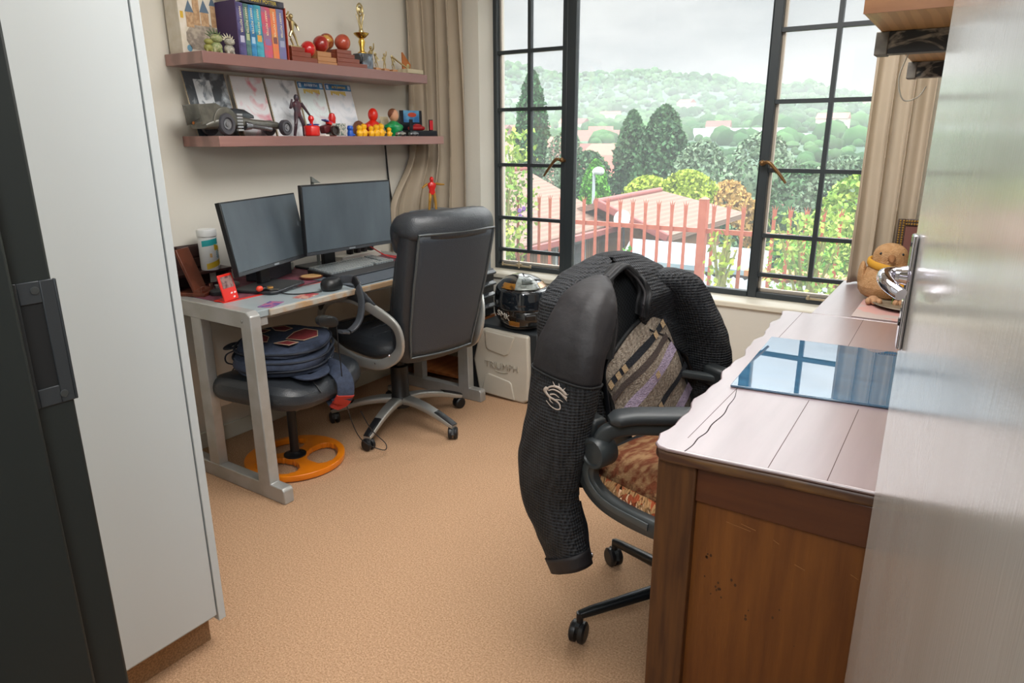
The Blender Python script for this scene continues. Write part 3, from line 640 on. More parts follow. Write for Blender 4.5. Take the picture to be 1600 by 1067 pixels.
for y in (1.508, 2.80):
    e = obj('end_frame', B().prism([(-2.785, DT+.004), (-2.16, DT+.004), (-2.138, DT-.012), (-2.128, 0.066), (-2.06, .066), (-2.05, .055), (-2.05, 0), (-2.7, 0), (-2.7, .062), (-2.2, .062), (-2.2, DT-.062), (-2.785, DT-.062)], 0, .046, Matrix(((1, 0, 0, 0), (0, 0, 1, y), (0, 1, 0, 0), (0, 0, 0, 1)))), M_fr, dk, bevel=.004)
    obj('back_leg', B().box((-2.52, y+.002, .06), (-2.455, y+.044, DT-.06)), M_fr, dk, bevel=.003)
    obj('bolt', B().lathe([(.007, 0), (.006, .002), (.001, .003)], M=Matrix.Translation((-2.19, y, DT-.035)) @ Matrix.Rotation(PI/2, 4, 'X')), mat('bolt_grey', '#8b8c8a', .3, .7), dk)
obj('stretcher', B().box((-2.5, 1.554, .30), (-2.47, 2.8, .36)), M_fr, dk, bevel=.002)

# mats on the desk
mp_ = thing('desk_mat', 'maroon desk mat with bright red stitched border', 'mat', (0, 0, DT))
obj('cloth', B().box((-2.77, 1.565, 0), (-2.385, 2.76, .002)), mat('mat_maroon', '#6d3442', .7, 0, '#7d4656', 30), mp_)
obj('border', B().box((-2.385, 1.565, 0), (-2.372, 2.76, .0024)).box((-2.77, 2.755, .0), (-2.372, 2.768, .0024)), mat('mat_red', '#d82a20', .5), mp_)
tag(obj('mouse_mat', B().box((-2.45, 2.06, DT+.0026), (-2.165, 2.77, DT+.0052)), mat('mat_grey', '#4c535b', .75, 0, '#555d66', 200), bevel=.001), 'wide grey cloth mat under the keyboard', 'mat')

# monitors
def monitor(label, loc, rz, w_, h, bottom, tilt, foot, neck):
    t = thing('monitor', label, 'monitor', loc, rz); M = Matrix.Translation((0, 0, bottom)) @ Matrix.Rotation(-tilt, 4, 'Y')
    obj('housing', B().box((-.022, -w_/2, 0), (0, w_/2, h), M).box((-.045, -w_*.3, h*.18), (-.022, w_*.3, h*.75), M), M_dark, t, bevel=.002)
    obj('screen', B().box((0, -w_/2+.006, .017), (.0012, w_/2-.006, h-.006), M), mat('screen_dusty', '#434c54', .3, 0, '#58636b', 6, lo=.3, hi=.7, detail=7, stretch=(1, 1, .35), spec=.5), t)
    obj('chin', B().box((0, -w_/2+.002, .002), (.002, w_/2-.002, .015), M), mat('bezel_grey', '#3a3d42', .3), t)
    obj('logo', B().box((.002, -.018, .005), (.0025, .018, .012), M), mat('logo_grey', '#9aa0a6', .3, .5), t)
    nb = B().box((neck-.025, -.035, .012), (neck, .035, bottom+h*.4)).box((neck-.01, -.03, bottom+h*.3), (-.02-tilt*h*.3, .03, bottom+h*.4)); obj('neck', nb, M_dark, t, bevel=.004)
    obj('foot', B().prism(foot, 0, .013), mat('foot_grey', '#2a2d31', .4), t, bevel=.004)
    return t
monitor('left dusty black monitor standing on maroon mat', (-2.455, 1.893, DT+.0026), R_(19), .53, .292, .087, .17, [(-.11, -.17), (.07, -.17), (.09, -.15), (.09, .06), (.07, .08), (-.11, .08)], -.06)
monitor('right larger black monitor above the keyboard', (-2.42, 2.30, DT+.0026), R_(-3.5), .52, .308, .107, 0.0, [(-.32, -.1), (-.16, -.1), (-.15, -.08), (-.15, .08), (-.16, .1), (-.32, .1)], -.17)
tag(obj('camera_clip', B().prism([(0, 0), (.05, 0), (0, .03)], -.006, .006, Matrix.Translation((-2.55, 2.20, 1.165)) @ Matrix(((0, 0, 1, 0), (1, 0, 0, 0), (0, 1, 0, 0), (0, 0, 0, 1)))).box((-2.556, 2.20, .7526), (-2.544, 2.21, 1.17)), mat('clip_grey', '#6d716d', .5)), 'grey clip stand peeping above right monitor', 'stand')
dsk = tag(obj('speaker', B().box((-.11, -.10, 0), (0, .12, .075), Matrix.Translation((-2.60, 2.015, DT+.0026)) @ Matrix.Rotation(R_(24), 4, 'Z')), mat('speaker_dark', '#3a4049', .5), bevel=.004), 'dark grey box under the lower edge of left monitor', 'speaker')

# keyboard
kb = thing('keyboard', 'full size black keyboard with wrist rest below right monitor', 'keyboard', (-2.385, 2.125, DT+.0053), R_(2))
obj('case', B().prism([(-.15, 0), (-.0, 0), (.0, .012), (-.15, .026)], 0, .45, Matrix(((1, 0, 0, 0), (0, 0, 1, 0), (0, 1, 0, 0), (0, 0, 0, 1)))), M_dark, kb, bevel=.003)
obj('wrist_rest', B().prism([(0, 0), (.07, 0), (.073, .006), (.0, .014)], .0, .45, Matrix(((1, 0, 0, 0), (0, 0, 1, 0), (0, 1, 0, 0), (0, 0, 0, 1)))), mat('rest_grey', '#2d3035', .45), kb, bevel=.003)
kc = B(); random.seed(4)
for r in range(6):
    x = -.138+r*.0242+(0 if r else -.003); z = .0255-.0933*(x+.15)+.0008; yy = .012
    while yy < .435:
        wk = .0172
        if r == 5 and .09 < yy < .11: wk = .115
        if not (.29 < yy < .30 or .355 < yy < .365): kc.cbox((x, yy+wk/2, z+.004), (.020, wk-.0028, .008), (0, .093, 0))
        yy += wk+.0012
obj('keycaps', kc, mat('keycap', '#8d9496', .3), kb, smooth=0)  # pale grey colour stands in for reflections on the dark keys

# headset lying over the desk edge
hs = thing('headset', 'black over ear headset hanging over the desk front edge', 'headset', (-2.205, 1.965, DT+.001), 0)
obj('ear_cup', B().loft([[(u, v, z) for u, v in sell(a, b_, 2.6, 24)] for z, a, b_ in ((.0045, .034, .044), (.018, .038, .047), (.03, .037, .046), (.045, .03, .038), (.052, .018, .026))]), mat('cup_black', '#1c1e20', .4), hs)
bp = catmull([(.03, .03, .042), (.085, .045, .045), (.13, .03, .012), (.15, .018, -.055), (.15, -.005, -.115), (.148, -.055, -.145), (.150, -.11, -.135)], 8)
obj('headband', B().sweep(bp, sell(.017, .0065, 3.5, 16), up=(0, 1, .0)), mat('band_grey', '#3c4046', .35), hs)
obj('slider', B().sweep(bp[8:15], sell(.0185, .0085, 4, 16), up=(0, 1, .0)), M_dark, hs)
obj('ear_cup', B().loft([[(.145+z, -.165+v, -.08+u*.62-v*.25) for u, v in sell(a, b_, 2.6, 24)] for z, a, b_ in ((-.02, .03, .04), (-.012, .038, .05), (.008, .038, .05), (.014, .025, .035))]), mat('cup_black', '#1c1e20', .4), hs)
M_cable = mat('black_cable', '#15161a', .5)
hc = B().sweep(catmull([(-2.20, 1.905, DT+.0055), (-2.25, 1.82, DT+.004), (-2.32, 1.80, DT+.006), (-2.355, 1.93, DT+.006), (-2.36, 2.05, DT+.008)], 8), .0025)
tag(obj('monitor_cable', hc, M_cable), 'thin black cable running across the desk to left monitor', 'cable')
hc = B().sweep(catmull([(-2.055, 1.84, .655), (-2.06, 1.85, .5), (-2.065, 1.87, .3), (-2.06, 1.93, .12), (-2.02, 2.02, .04), (-2.04, 2.06, .05), (-2.08, 2.02, .12), (-2.10, 1.98, .22)], 8), .0022)
tag(obj('headset_cable', hc, M_cable), 'thin black cable hanging from headset towards the floor', 'cable')

# small things at the left of the desk
pf = thing('photo_stand', 'bright red acrylic photo stand with small picture', 'photo stand', (-2.385, 1.612, DT+.0026), R_(16))
L1 = Matrix.Rotation(-.22, 4, 'Y')
obj('plate', B().box((-.003, -.043, 0), (.003, .039, .105), L1), mat('acrylic_red', '#dd2c22', .3), pf, bevel=.002)
obj('picture', B().box((.003, -.032, .05), (.0036, .03, .096), L1), mat('picture_pink', '#9a7c76', .35, 0, '#5d3a3e', 30, lo=.4, hi=.6, dist=1.5), pf)
wf = B()
for a in range(3): wf.ball(L1 @ Vector((.0035, .016+.011*math.cos(a*2.1+.5), .022+.011*math.sin(a*2.1+.5))), .006, 8, 6, (.1, 1.1, .7))
obj('white_flower', wf, mat('print_white', '#ecdede', .4), pf)
obj('foot', B().box((-.05, -.043, 0), (.0, .039, .004)), mat('acrylic_red', '#dd2c22', .3), pf)
ps = thing('phone_holder', 'reddish brown wooden phone holder sloping back at desk end', 'phone holder', (-2.60, 1.60, DT+.0026), R_(28))
M_pw = mat('rosewood', '#5d2f20', .35, 0, '#6d3a28', 5, 'wave', dist=3, stretch=(1, 3, .3), coat=.2)
obj('foot_board', B().box((-.06, -.05, 0), (.06, .05, .014)), M_pw, ps, bevel=.002)
obj('rest', B().box((-.008, -.045, 0), (.004, .045, .185), Matrix.Translation((.02, 0, .012)) @ Matrix.Rotation(-.33, 4, 'Y')), M_pw, ps, bevel=.002)
obj('lip', B().box((.018, -.045, .012), (.05, .045, .026)).box((.044, -.045, .026), (.05, -.02, .04)).box((.044, .02, .026), (.05, .045, .04)), M_pw, ps, bevel=.002)
og = thing('desk_organiser', 'dark brown wooden desk organiser against the wall', 'organiser', (-2.71, 1.66, DT+.0026), 0)
M_og = mat('dark_wood', '#3a2320', .4, 0, '#4a2c28', 5, 'wave', dist=3, coat=.15)
obj('back_board', B().box((-.075, -.145, 0), (-.063, .12, .175)), M_og, og, bevel=.002)
obj('shelf', B().box((-.063, -.145, .062), (.04, .165, .074)), M_og, og, bevel=.002)
obj('hook_board', B().prism([(-.02, .125), (.15, .125), (.162, .13), (.168, .142), (.168, .155), (.162, .167), (.15, .172), (-.02, .172)], -.063, -.052, Matrix(((0, 0, 1, 0), (1, 0, 0, 0), (0, 1, 0, 0), (0, 0, 0, 1)))), M_og, og, bevel=.002)
obj('lower_board', B().box((-.063, .0, .078), (-.052, .17, .118)), M_og, og, bevel=.002)
obj('end_board', B().box((-.063, .15, 0), (.035, .162, .062)).box((-.063, -.145, 0), (.035, -.133, .062)), M_og, og)
cn = thing('wipes_canister', 'white wipes canister with teal and yellow print on organiser', 'canister', (-2.69, 1.735, DT+.0768), R_(15))
M_cn = mat('canister_white', '#e3e5e4', .4)
obj('tub', B().lathe([(.036, 0), (.038, .004), (.038, .135), (.036, .14)], n=32), M_cn, cn)
obj('lid', B().lathe([(.037, .14), (.040, .142), (.040, .166), (.037, .171), (.001, .172)], n=32), M_cn, cn)
def wrapb(a0, a1, z0, z1, zt=0):
    n = 10; b = B(); vs = []; fs = []
    for i in range(n+1):
        a = a0+(a1-a0)*i/n; k = zt*i/n
        vs += [(.0384*math.cos(a), .0384*math.sin(a), z0+k), (.0384*math.cos(a), .0384*math.sin(a), z1+k)]
        if i: fs.append((2*i-2, 2*i, 2*i+1, 2*i-1))
    return b.faces(vs, fs)
obj('teal_print', wrapb(-1.5, .4, .10, .125, .01), mat('print_teal', '#2fb0b5', .4), cn); obj('yellow_print', wrapb(-1.2, .9, .004, .028, .022), mat('print_yel', '#e3c02a', .4), cn)
obj('yellow_stripe', wrapb(-.2, .7, .085, .11, -.012), mat('print_yel', '#e3c02a', .4), cn); obj('teal_letters', wrapb(.0, .3, .05, .085), mat('print_teal_dark', '#4a93a5', .4, 0, '#cfe0e0', 220, 'checker', .4, .6), cn)
obj('dot_print', wrapb(-.75, -.5, .055, .072), mat('print_orange', '#e0b878', .4), cn)
tag(obj('charging_puck', B().lathe([(.03, 0), (.032, .004), (.032, .016), (.029, .019), (.001, .019)], (-2.52, 1.645, DT+.0026), 28), mat('puck_grey', '#2e3133', .5)), 'round dark grey puck beside the red photo stand', 'puck')
tag(obj('metal_cap', B().lathe([(.012, 0), (.012, .028), (.010, .03), (.001, .03)], (-2.575, 1.68, DT+.0026), 16), mat('cap_steel', '#b5bab8', .25, .8)), 'small silver cap in front of the phone holder', 'cap')
tag(obj('computer_mouse', B().ball((-2.585, 1.75, DT+.018), .03, 18, 10, (.85, 1.4, .5)), mat('mouse_grey', '#777f80', .4)), 'grey computer mouse in front of the organiser', 'mouse')
kr = thing('key_ring', 'bunch of keys with red fob on left monitor foot', 'keys', (-2.385, 1.765, DT+.0156))
obj('fob', B().ball((.012, -.03, .012), .012, 12, 8, (1, 1.3, 1)), mat('fob_red', '#e04a32', .4), kr)
obj('bottle_opener', B().lathe([(.016, 0), (.018, .006), (.014, .010), (.001, .010)], (0, .025, 0), 18), mat('opener_brass', '#b98a4a', .3, .7), kr)
ks = B().sweep([(.004+.011*math.cos(a*PI/8), -.0+.011*math.sin(a*PI/8), .005) for a in range(16)], .0012, closed=True).box((.014, -.004, .002), (.06, .006, .0045), Matrix.Rotation(.5, 4, 'Z')).box((.016, .0, .0046), (.05, .008, .0066), Matrix.Rotation(-.1, 4, 'Z'))
obj('keys', ks, mat('key_steel', '#a9a49a', .25, .8), kr); obj('black_tag', B().ball((.01, -.008, .009), .013, 12, 8, (1.1, 1.2, .8)), M_dark, kr)
cs = thing('wooden_coaster', 'round wooden coaster on the maroon mat', 'coaster', (-2.47, 2.085, DT+.0054))
obj('rim', B().lathe([(.05, 0), (.052, .003), (.052, .008), (.048, .009), (.046, .007), (.001, .007)], n=32), M_pw, cs); obj('face', B().lathe([(.046, .0071), (.044, .009), (.001, .009)], n=32), mat('coaster_wood', '#b98f5a', .45, 0, '#c79f68', 5, 'wave', dist=3), cs)
tag(obj('sticker_card', B().box((-.028, -.048, 0), (.03, .05, .002), Matrix.Translation((-2.2, 1.65, DT)) @ Matrix.Rotation(R_(24), 4, 'Z')), mat('card_violet', '#5d4a8a', .4, 0, '#b06a86', 40, lo=.45, hi=.55)), 'violet printed card at left end of desk front', 'card')
tag(obj('sticker_card', B().box((-.035, -.05, 0), (.03, .045, .002), Matrix.Translation((-2.205, 1.83, DT)) @ Matrix.Rotation(R_(20), 4, 'Z')), mat('card_red', '#a8424a', .4, 0, '#c9a08f', 50, lo=.45, hi=.6)), 'red printed card beside the headset ear cup', 'card')
# power strip and plugs behind the keyboard
pw = thing('power_strip', 'white power strip with black plugs behind the keyboard', 'power strip', (-2.66, 2.425, DT+.0026), R_(3))
obj('body', B().box((-.03, 0, 0), (.03, .30, .035)), mat('strip_white', '#dedbd2', .4), pw, bevel=.005)
for k in range(4): obj('plug', B().cbox((.0, .09+.052*k, .055), (.03, .026, .045), (.15, .1, 0)), M_dark, pw, bevel=.005)
tag(obj('red_cable', B().sweep(catmull([(-2.66, 2.56, .86), (-2.60, 2.60, .82), (-2.55, 2.65, .775), (-2.5, 2.69, .7575)], 6), .003), M_red), 'short red cable curling below the right monitor corner', 'cable')
tag(obj('white_adapter', B().box((-2.77, 2.12, DT+.0026), (-2.71, 2.19, DT+.04)), mat('adapter_white', '#cfd2c8', .4), bevel=.004), 'white adapter block in the gap between monitors', 'adapter')
tag(obj('wall_socket', B().lathe([(.032, 0), (.034, .012), (.026, .022), (.001, .024)], M=Matrix.Translation((XL, 2.985, .785)) @ Matrix.Rotation(PI/2, 4, 'Y'), n=24), mat('socket_beige', '#b9a893', .5)), 'round beige wall socket right of monitors', 'socket')
tag(obj('wall_cable', B().sweep(catmull([(XL+.02, 2.93, 1.325), (XL+.012, 2.95, 1.15), (XL+.012, 2.97, 1.0), (XL+.012, 2.99, .83)], 6), .005), M_cable), 'black cable running down the wall under shelves', 'cable')

# ================================================================ big leather office chair at the desk
c1 = thing('office_chair', 'big black leather office chair with silver arms at the desk', 'chair', (-2.225, 2.37, 0), R_(167))
def caster(parent, x, y, r=.028, ang=0.0, w_=.022):
    M = Matrix.Translation((x, y, r)) @ Matrix.Rotation(ang, 4, 'Z')
    b = B()
    for s in (-1, 1):
        b.lathe([(.004, -.009), (r*.96, -.009), (r, -.005), (r, .004), (r*.8, .009), (.004, .0095)], M=M @ Matrix.Translation((0, s*.0135, 0)) @ Matrix.Rotation(-s*PI/2, 4, 'X'), n=20)
    k = obj('caster', b, M_dark, parent)
    h = B().prism([(-r*1.02, 0), (-r*.7, r*.75), (0, r*1.12), (r*.6, r*.9), (r*.4, 0)], -.006, .006, M @ Matrix.Rotation(PI/2, 4, 'X')); h.tube((x, y, r*1.0), (x, y, r*2.0), .006)
    obj('caster_hood', h, M_grey_pl, k)
for k in range(5):
    a = R_(-74.5+72*k-167); ca, sa_ = math.cos(a), math.sin(a)
    def rect(hw, hh): return sell(hw, hh, 4, 16)
    path = [(ca*r, sa_*r, z) for r, z in ((.02, .125), (.08, .128), (.16, .118), (.24, .098), (.31, .074), (.345, .064))]
    leg = obj('leg', B().sweep(catmull(path, 4), lambda t: rect(.03-.012*t, .02-.009*t)), M_silver, c1)
    obj('foot_cap', B().sweep(catmull([(ca*r, sa_*r, z+.009) for r, z in ((.235, .1), (.28, .086), (.325, .071), (.347, .062))], 4), lambda t: rect(.019-.003*t, .010-.003*t)), M_dark, leg, sub=0)
    caster(leg, ca*.335, sa_*.335, .029, a+1.2+k)
obj('column', B().lathe([(.046, .09), (.05, .14), (.043, .15), (.043, .30), (.026, .305), (.026, .42)], n=24), M_dark, c1)
obj('mechanism', B().box((-.14, -.1, .37), (.12, .1, .415)), M_dark, c1, bevel=.01)
st_ = B().loft([[(.03+u, v, z) for u, v in sell(a, b_, 4.2, 36)] for z, a, b_ in ((.405, .22, .2), (.42, .27, .25), (.45, .285, .262), (.485, .28, .258), (.508, .25, .235), (.516, .16, .15))])
obj('seat', st_, M_leather, c1, sub=1)
sm_ = B()
for x in (-.1, .0, .1, .2): sm_.sweep([(x, y/20, .516-.0 if abs(y) < 3 else .512-.0012*abs(y)) for y in range(-4, 5)], .005)
obj('seat_seam', sm_, M_leather, c1)
# back: leather shell, outlined rear panel, padded front, roll headrest
def bx_(z): return -.312-(z-.42)*.255
def hw_(z): return interp([.40, .46, .6, .8, 1.0, 1.06], [.172, .192, .208, .218, .22, .213], z)
sh = []
for i in range(15):
    z = .40+(1.03-.40)*i/14; e = 1-.5*max(0, (.46-z)/.06)
    sh.append([(bx_(z)+.02+u+.03*(v/.22)**2, v, z) for u, v in sell(.055*e, hw_(z)+.008, 4.5, 32)])
obj('back_shell', B().loft(sh), M_leather, c1, sub=1)
rpv = []
for i in range(17):
    z = .452+(.995-.452)*i/16; wv = hw_(z)-.022
    rpv.append([(bx_(z)-.040+.03*(q/.22)**2+.004*math.sin(9*z)*math.cos(q*14), q, z) for q in [wv*(-1+2*j/14) for j in range(15)]])
pb = B().loft(rpv, closed=False, cap=False); obj('rear_panel', pb, mat('leather_panel', (.036, .044, .056), .38, bump=.1, bscale=220, bkind='voronoi'), c1, solid=.012, smooth=60, soff=-0.0)
edge = [r[0] for r in rpv]+rpv[-1][1:]+[r[-1] for r in reversed(rpv[:-1])]+list(reversed(rpv[0][1:-1]))
obj('piping', B().sweep([Vector(p)-Vector((.005, 0, 0)) for p in edge], .0052, closed=True), mat('piping_grey', '#4d5254', .3), c1)
fc = []
for i in range(13):
    z = .50+(.93-.50)*i/12; bul = .05+.035*math.exp(-((z-.66)/.09)**2)
    fc.append([(bx_(z)+.055+u+.04*(v/.22)**2, v, z) for u, v in sell(bul*(.35 if i in (0, 12) else 1), hw_(z)-.004-(.03 if i in (0, 12) else 0), 3, 28)])
obj('front_cushion', B().loft(fc), M_leather, c1, sub=1)
hr = []
for y in [-.24+.48*i/20 for i in range(21)]:
    e = 1-(abs(y)/.246)**10*.75; zc = 1.015; xc = bx_(zc)+.035+.03*(y/.22)**2
    bump_ = 1-.05*math.exp(-((abs(y)-.17)/.008)**2)
    pts = [(-.068, -.045), (-.078, -.01), (-.062, .042), (-.015, .068), (.045, .06), (.095, .02), (.11, -.05), (.095, -.115), (.06, -.125), (.035, -.08), (.0, -.05), (-.03, -.055)]
    cx_ = .01; hr.append([(xc+cx_+(p-cx_)*e*bump_, y, zc+q*e*bump_) for p, q in [(v.x, v.y) for v in catmull([(a, b_, 0) for a, b_ in pts], 3, True)]])
obj('headrest', B().loft(hr), M_leather, c1, smooth=60)
for s in (1, -1):
    yy = s*.285
    loop = catmull([(-.345, yy-s*.05, .60), (-.26, yy, .672), (-.12, yy+s*.012, .70), (.05, yy+s*.01, .675), (.17, yy, .62), (.205, yy, .55), (.165, yy, .475), (.06, yy-s*.008, .425), (-.09, yy-s*.02, .402), (-.24, yy-s*.04, .418), (-.335, yy-s*.065, .49)], 6, True)
    am = obj('armrest', B().sweep(loop, sell(.024, .009, 4, 16), closed=True, up=(0, 1, 0)), M_silver, c1)
    obj('arm_pad', B().sweep(catmull([(-.27, yy, .688), (-.12, yy+s*.012, .722), (.05, yy+s*.01, .695), (.165, yy, .645), (.205, yy, .585)], 6), lambda t: sell(.031*min(1, 5*(t+.06), 5*(1.06-t)), .017*min(1, 5*(t+.06), 5*(1.06-t)), 2.6, 18), up=(0, 1, 0)), M_leather, am)
    for x, z in ((-.20, .415), (-.31, .475)): obj('bolt', B().ball((x, yy+s*.0-s*.03, z), .007, 10, 6), M_chrome, am)

# ================================================================ swivel footstool with orange ring base, backpack on it
fs = thing('footstool', 'black leather footstool with orange cut-out disc base under desk', 'stool', (-2.325, 1.79, 0), R_(8))
n = 64
def ring_path(r): return [(r*math.cos(2*PI*k/n), r*math.sin(2*PI*k/n)) for k in range(n)]
# disc with three kidney openings: built as rim, three arms and hub merged in one plate
db_ = B()
RO, RI, RH = .215, .178, .05; N_ = 96
def arm_half(a):   # True when the plate is solid between hub and rim at angle a
    return min(abs((a-c+PI) % (2*PI)-PI) for c in (R_(95), R_(215), R_(335)))
zz = .018
def polar(r, a, z): return (r*math.cos(a), r*math.sin(a), z)
hole = []
for k in range(3):
    c0 = R_(95+120*k); a0, a1 = c0+R_(17), c0+R_(103); hole.append((a0, a1))
radii = [RH*.35, RH, RH+.012, RH+.03, .115, .135, RI, RI+.02, RO-.006, RO]
def solid_at(a, r):
    if r < RH+.003 or r > RI-.001: return True
    for a0, a1 in hole:
        m_, h_ = (a0+a1)/2, (a1-a0)/2; rm, rh = (RH+.008+RI)/2, (RI-RH-.008)/2+.004
        da_ = (a-m_+PI) % (2*PI)-PI
        if (abs(da_)/h_)**3+(abs(r-rm)/rh)**3 < 1: return False
    return True
nr = 22; RR = [RH*.35+(RO-RH*.35)*i/nr for i in range(nr+1)]
for i in range(nr):
    for k in range(N_):
        a0, a1 = 2*PI*k/N_, 2*PI*(k+1)/N_
        if solid_at((a0+a1)/2, (RR[i]+RR[i+1])/2): db_.faces([polar(RR[i], a0, zz), polar(RR[i+1], a0, zz), polar(RR[i+1], a1, zz), polar(RR[i], a1, zz)], [(0, 1, 2, 3)])
bmesh.ops.remove_doubles(db_.bm, verts=db_.bm.verts, dist=1e-5)
bmesh.ops.smooth_vert(db_.bm, verts=[v for v in db_.bm.verts if v.is_boundary], factor=.5, use_axis_x=True, use_axis_y=True)
bmesh.ops.smooth_vert(db_.bm, verts=[v for v in db_.bm.verts if v.is_boundary], factor=.5, use_axis_x=True, use_axis_y=True)
obj('disc_base', db_, mat('orange_lacquer', '#e8840f', .3, 0, '#d9760c', 8, coat=.4, crough=.2), fs, solid=.026, bevel=.004, soff=0)
obj('flange', B().lathe([(.048, .031), (.048, .036), (.03, .042), (.022, .05), (.001, .05)], n=28), M_dark, fs)
obj('post', B().tube((0, 0, .03), (0, 0, .335), .019, n=24), M_dark, fs)
def sd(u, v):
    sad = .028*((v/.24)**2)-.012*((u/.24)**2); return sad
cu_ = []
for z, s_ in ((.325, .80), (.335, .93), (.365, 1.0), (.40, .985), (.425, .90), (.436, .7), (.436, .4)):
    cu_.append([(.005+u*s_, v*s_, z+sd(u*s_, v*s_)*(.4+.6*(z-.325)/.11)) for u, v in sell(.25, .262, 4.2, 48)])
obj('seat', B().loft(cu_), M_leather, fs, sub=1)
smb = B()
for s in (-1, 1):
    smb.sweep([(.005+u, s*.085, .442+sd(u, s*.085) if abs(u) < .21 else .39) for u in [(-.25)+.5*i/12 for i in range(13)]], .003)
obj('seat_seam', smb, mat('seam_black', (.01, .01, .011), .4), fs)

bk_ = thing('backpack', 'navy backpack with dark red front panels lying on the footstool', 'backpack', (-2.335, 1.80, .437), R_(38)); bk_.scale = (1.1, 1.12, .95)
M_navy = mat('navy_cloth', '#2b3447', .8, 0, '#333d52', 60, bump=.25, bscale=300); M_navy2 = mat('navy_trim', '#1d232f', .7)
def blob(levels, ex, seed, n=56, wob=.012):
    out = []
    for z, a, b_, ox, oy in levels:
        out.append([(ox+u*(1+wob*8*noise.noise((u*6, v*6, z*12+seed))), oy+v*(1+wob*8*noise.noise((u*6, v*6, z*12+seed+4))), z+wob*noise.noise((u*9, v*9, seed))) for u, v in sell(a, b_, ex, n)])
    return B().loft(out)
obj('back_panel', blob(((.012, .15, .17, .0, .0), (.022, .17, .20, 0, .01), (.04, .165, .20, 0, .01), (.052, .14, .17, 0, .0)), 3, 1), M_navy, bk_, sub=1)
obj('main_pocket', blob(((.045, .15, .18, -.005, -.01), (.055, .172, .2, -.005, -.01), (.075, .165, .195, -.0, -.005), (.09, .172, .198, 0, 0), (.105, .15, .17, 0, 0)), 3, 5), M_navy, bk_, sub=1)
obj('front_pocket', blob(((.095, .15, .17, .0, .0), (.108, .168, .188, 0, 0), (.125, .162, .182, 0, 0), (.137, .15, .17, 0, 0)), 2.4, 9), M_navy, bk_, sub=1)
for z, a, b_ in ((.048, .172, .202), (.083, .174, .201), (.117, .168, .188)): obj('zip_trim', B().sweep([(u, v, z) for u, v in sell(a, b_, 2.7, 48)], .005, closed=True), M_navy2, bk_)
M_mar = mat('maroon_cloth', '#6b2024', .75, 0, '#7a262a', 60, bump=.2, bscale=300); M_cream = mat('cream_cord', '#a58e76', .7)
def patch(pts, z=.1385): return B().prism([(x, y) for x, y in pts], z, z+.0025)
patches = [[(.02, -.05), (.09, -.075), (.13, -.02), (.115, .06), (.06, .09), (.03, .04)], [(-.13, .0), (-.10, -.07), (-.04, -.085), (-.05, -.02), (-.085, .02)], [(-.05, .075), (-.01, .06), (.01, .10), (-.03, .14), (-.075, .12)], [(-.01, -.105), (.05, -.135), (.075, -.10), (.03, -.075)], [(-.12, .04), (-.085, .045), (-.07, .08), (-.10, .09)]]
for p in patches:
    q = obj('red_panel', patch(p), M_mar, bk_)
    obj('edge_cord', B().sweep([(x, y, .1415) for x, y in p], .002, closed=True), M_cream, q)
def strap(path, wd=.032, t=.006): return B().sweep(catmull(path, 8), sell(wd, t, 4, 14), up=(0, 0, 1))
s1 = obj('shoulder_strap', B().sweep(catmull([(.12, -.02, .015), (.19, -.07, .015), (.235, -.115, -.03), (.235, -.13, -.10), (.20, -.10, -.135), (.17, -.06, -.11)], 8), sell(.034, .006, 4, 14), up=(-.5, .8, 0)), M_navy, bk_)
obj('red_tip', B().sweep(catmull([(.2385, -.133, -.09), (.215, -.115, -.133), (.19, -.085, -.132)], 6), sell(.035, .0075, 4, 14), up=(-.5, .8, 0)), mat('red_cloth', '#b2342a', .7), s1)
obj('shoulder_strap', B().sweep(catmull([(.05, -.14, .02), (.12, -.19, .018), (.16, -.14, .018), (.15, -.08, .02)], 8), sell(.025, .006, 4, 14)), M_navy, bk_)
obj('side_loop', B().sweep(catmull([(-.16, -.05, .10), (-.2, -.06, .08), (-.205, -.05, .04), (-.165, -.03, .02)], 6), .003), M_navy2, bk_)
obj('grab_handle', B().sweep(catmull([(-.16, .05, .10), (-.21, .05, .09), (-.215, -.01, .09), (-.17, -.02, .1)], 6), sell(.012, .004, 4, 10)), M_navy2, bk_)

# ================================================================ right of the desk: wooden stand, grey tower case, pannier, helmet
sw = thing('wooden_stand', 'low orange brown wooden stand behind the desk end', 'stand', (-2.43, 3.06, 0))
M_wd = mat('orange_wood', '#9a5a2c', .4, 0, '#a8683a', 5, 'wave', dist=3, stretch=(1, 1, .3))
obj('top', B().box((-.2, -.15, .355), (.18, .17, .375)), M_wd, sw, bevel=.002)
for x in (-.19, .155): obj('side_panel', B().box((x, -.14, 0), (x+.016, .16, .355)), M_wd, sw)
obj('shelf', B().box((-.174, -.13, .05), (.155, .15, .066)), M_wd, sw)
tw_ = thing('tower_case', 'grey tower case with black ribbed lower front behind chair', 'case', (-2.435, 3.05, .3755))
M_tg = mat('tower_grey', '#6e7880', .4, 0, '#76808a', 5); M_tb = mat('tower_black', '#202327', .3)
obj('body', B().box((-.19, -.12, .0), (.185, .15, .60)), M_tg, tw_, bevel=.012, seg=3)
rb = B().box((-.195, -.134, .01), (.196, .155, .275))
obj('ribbed_front', rb, M_tb, tw_, bevel=.004)
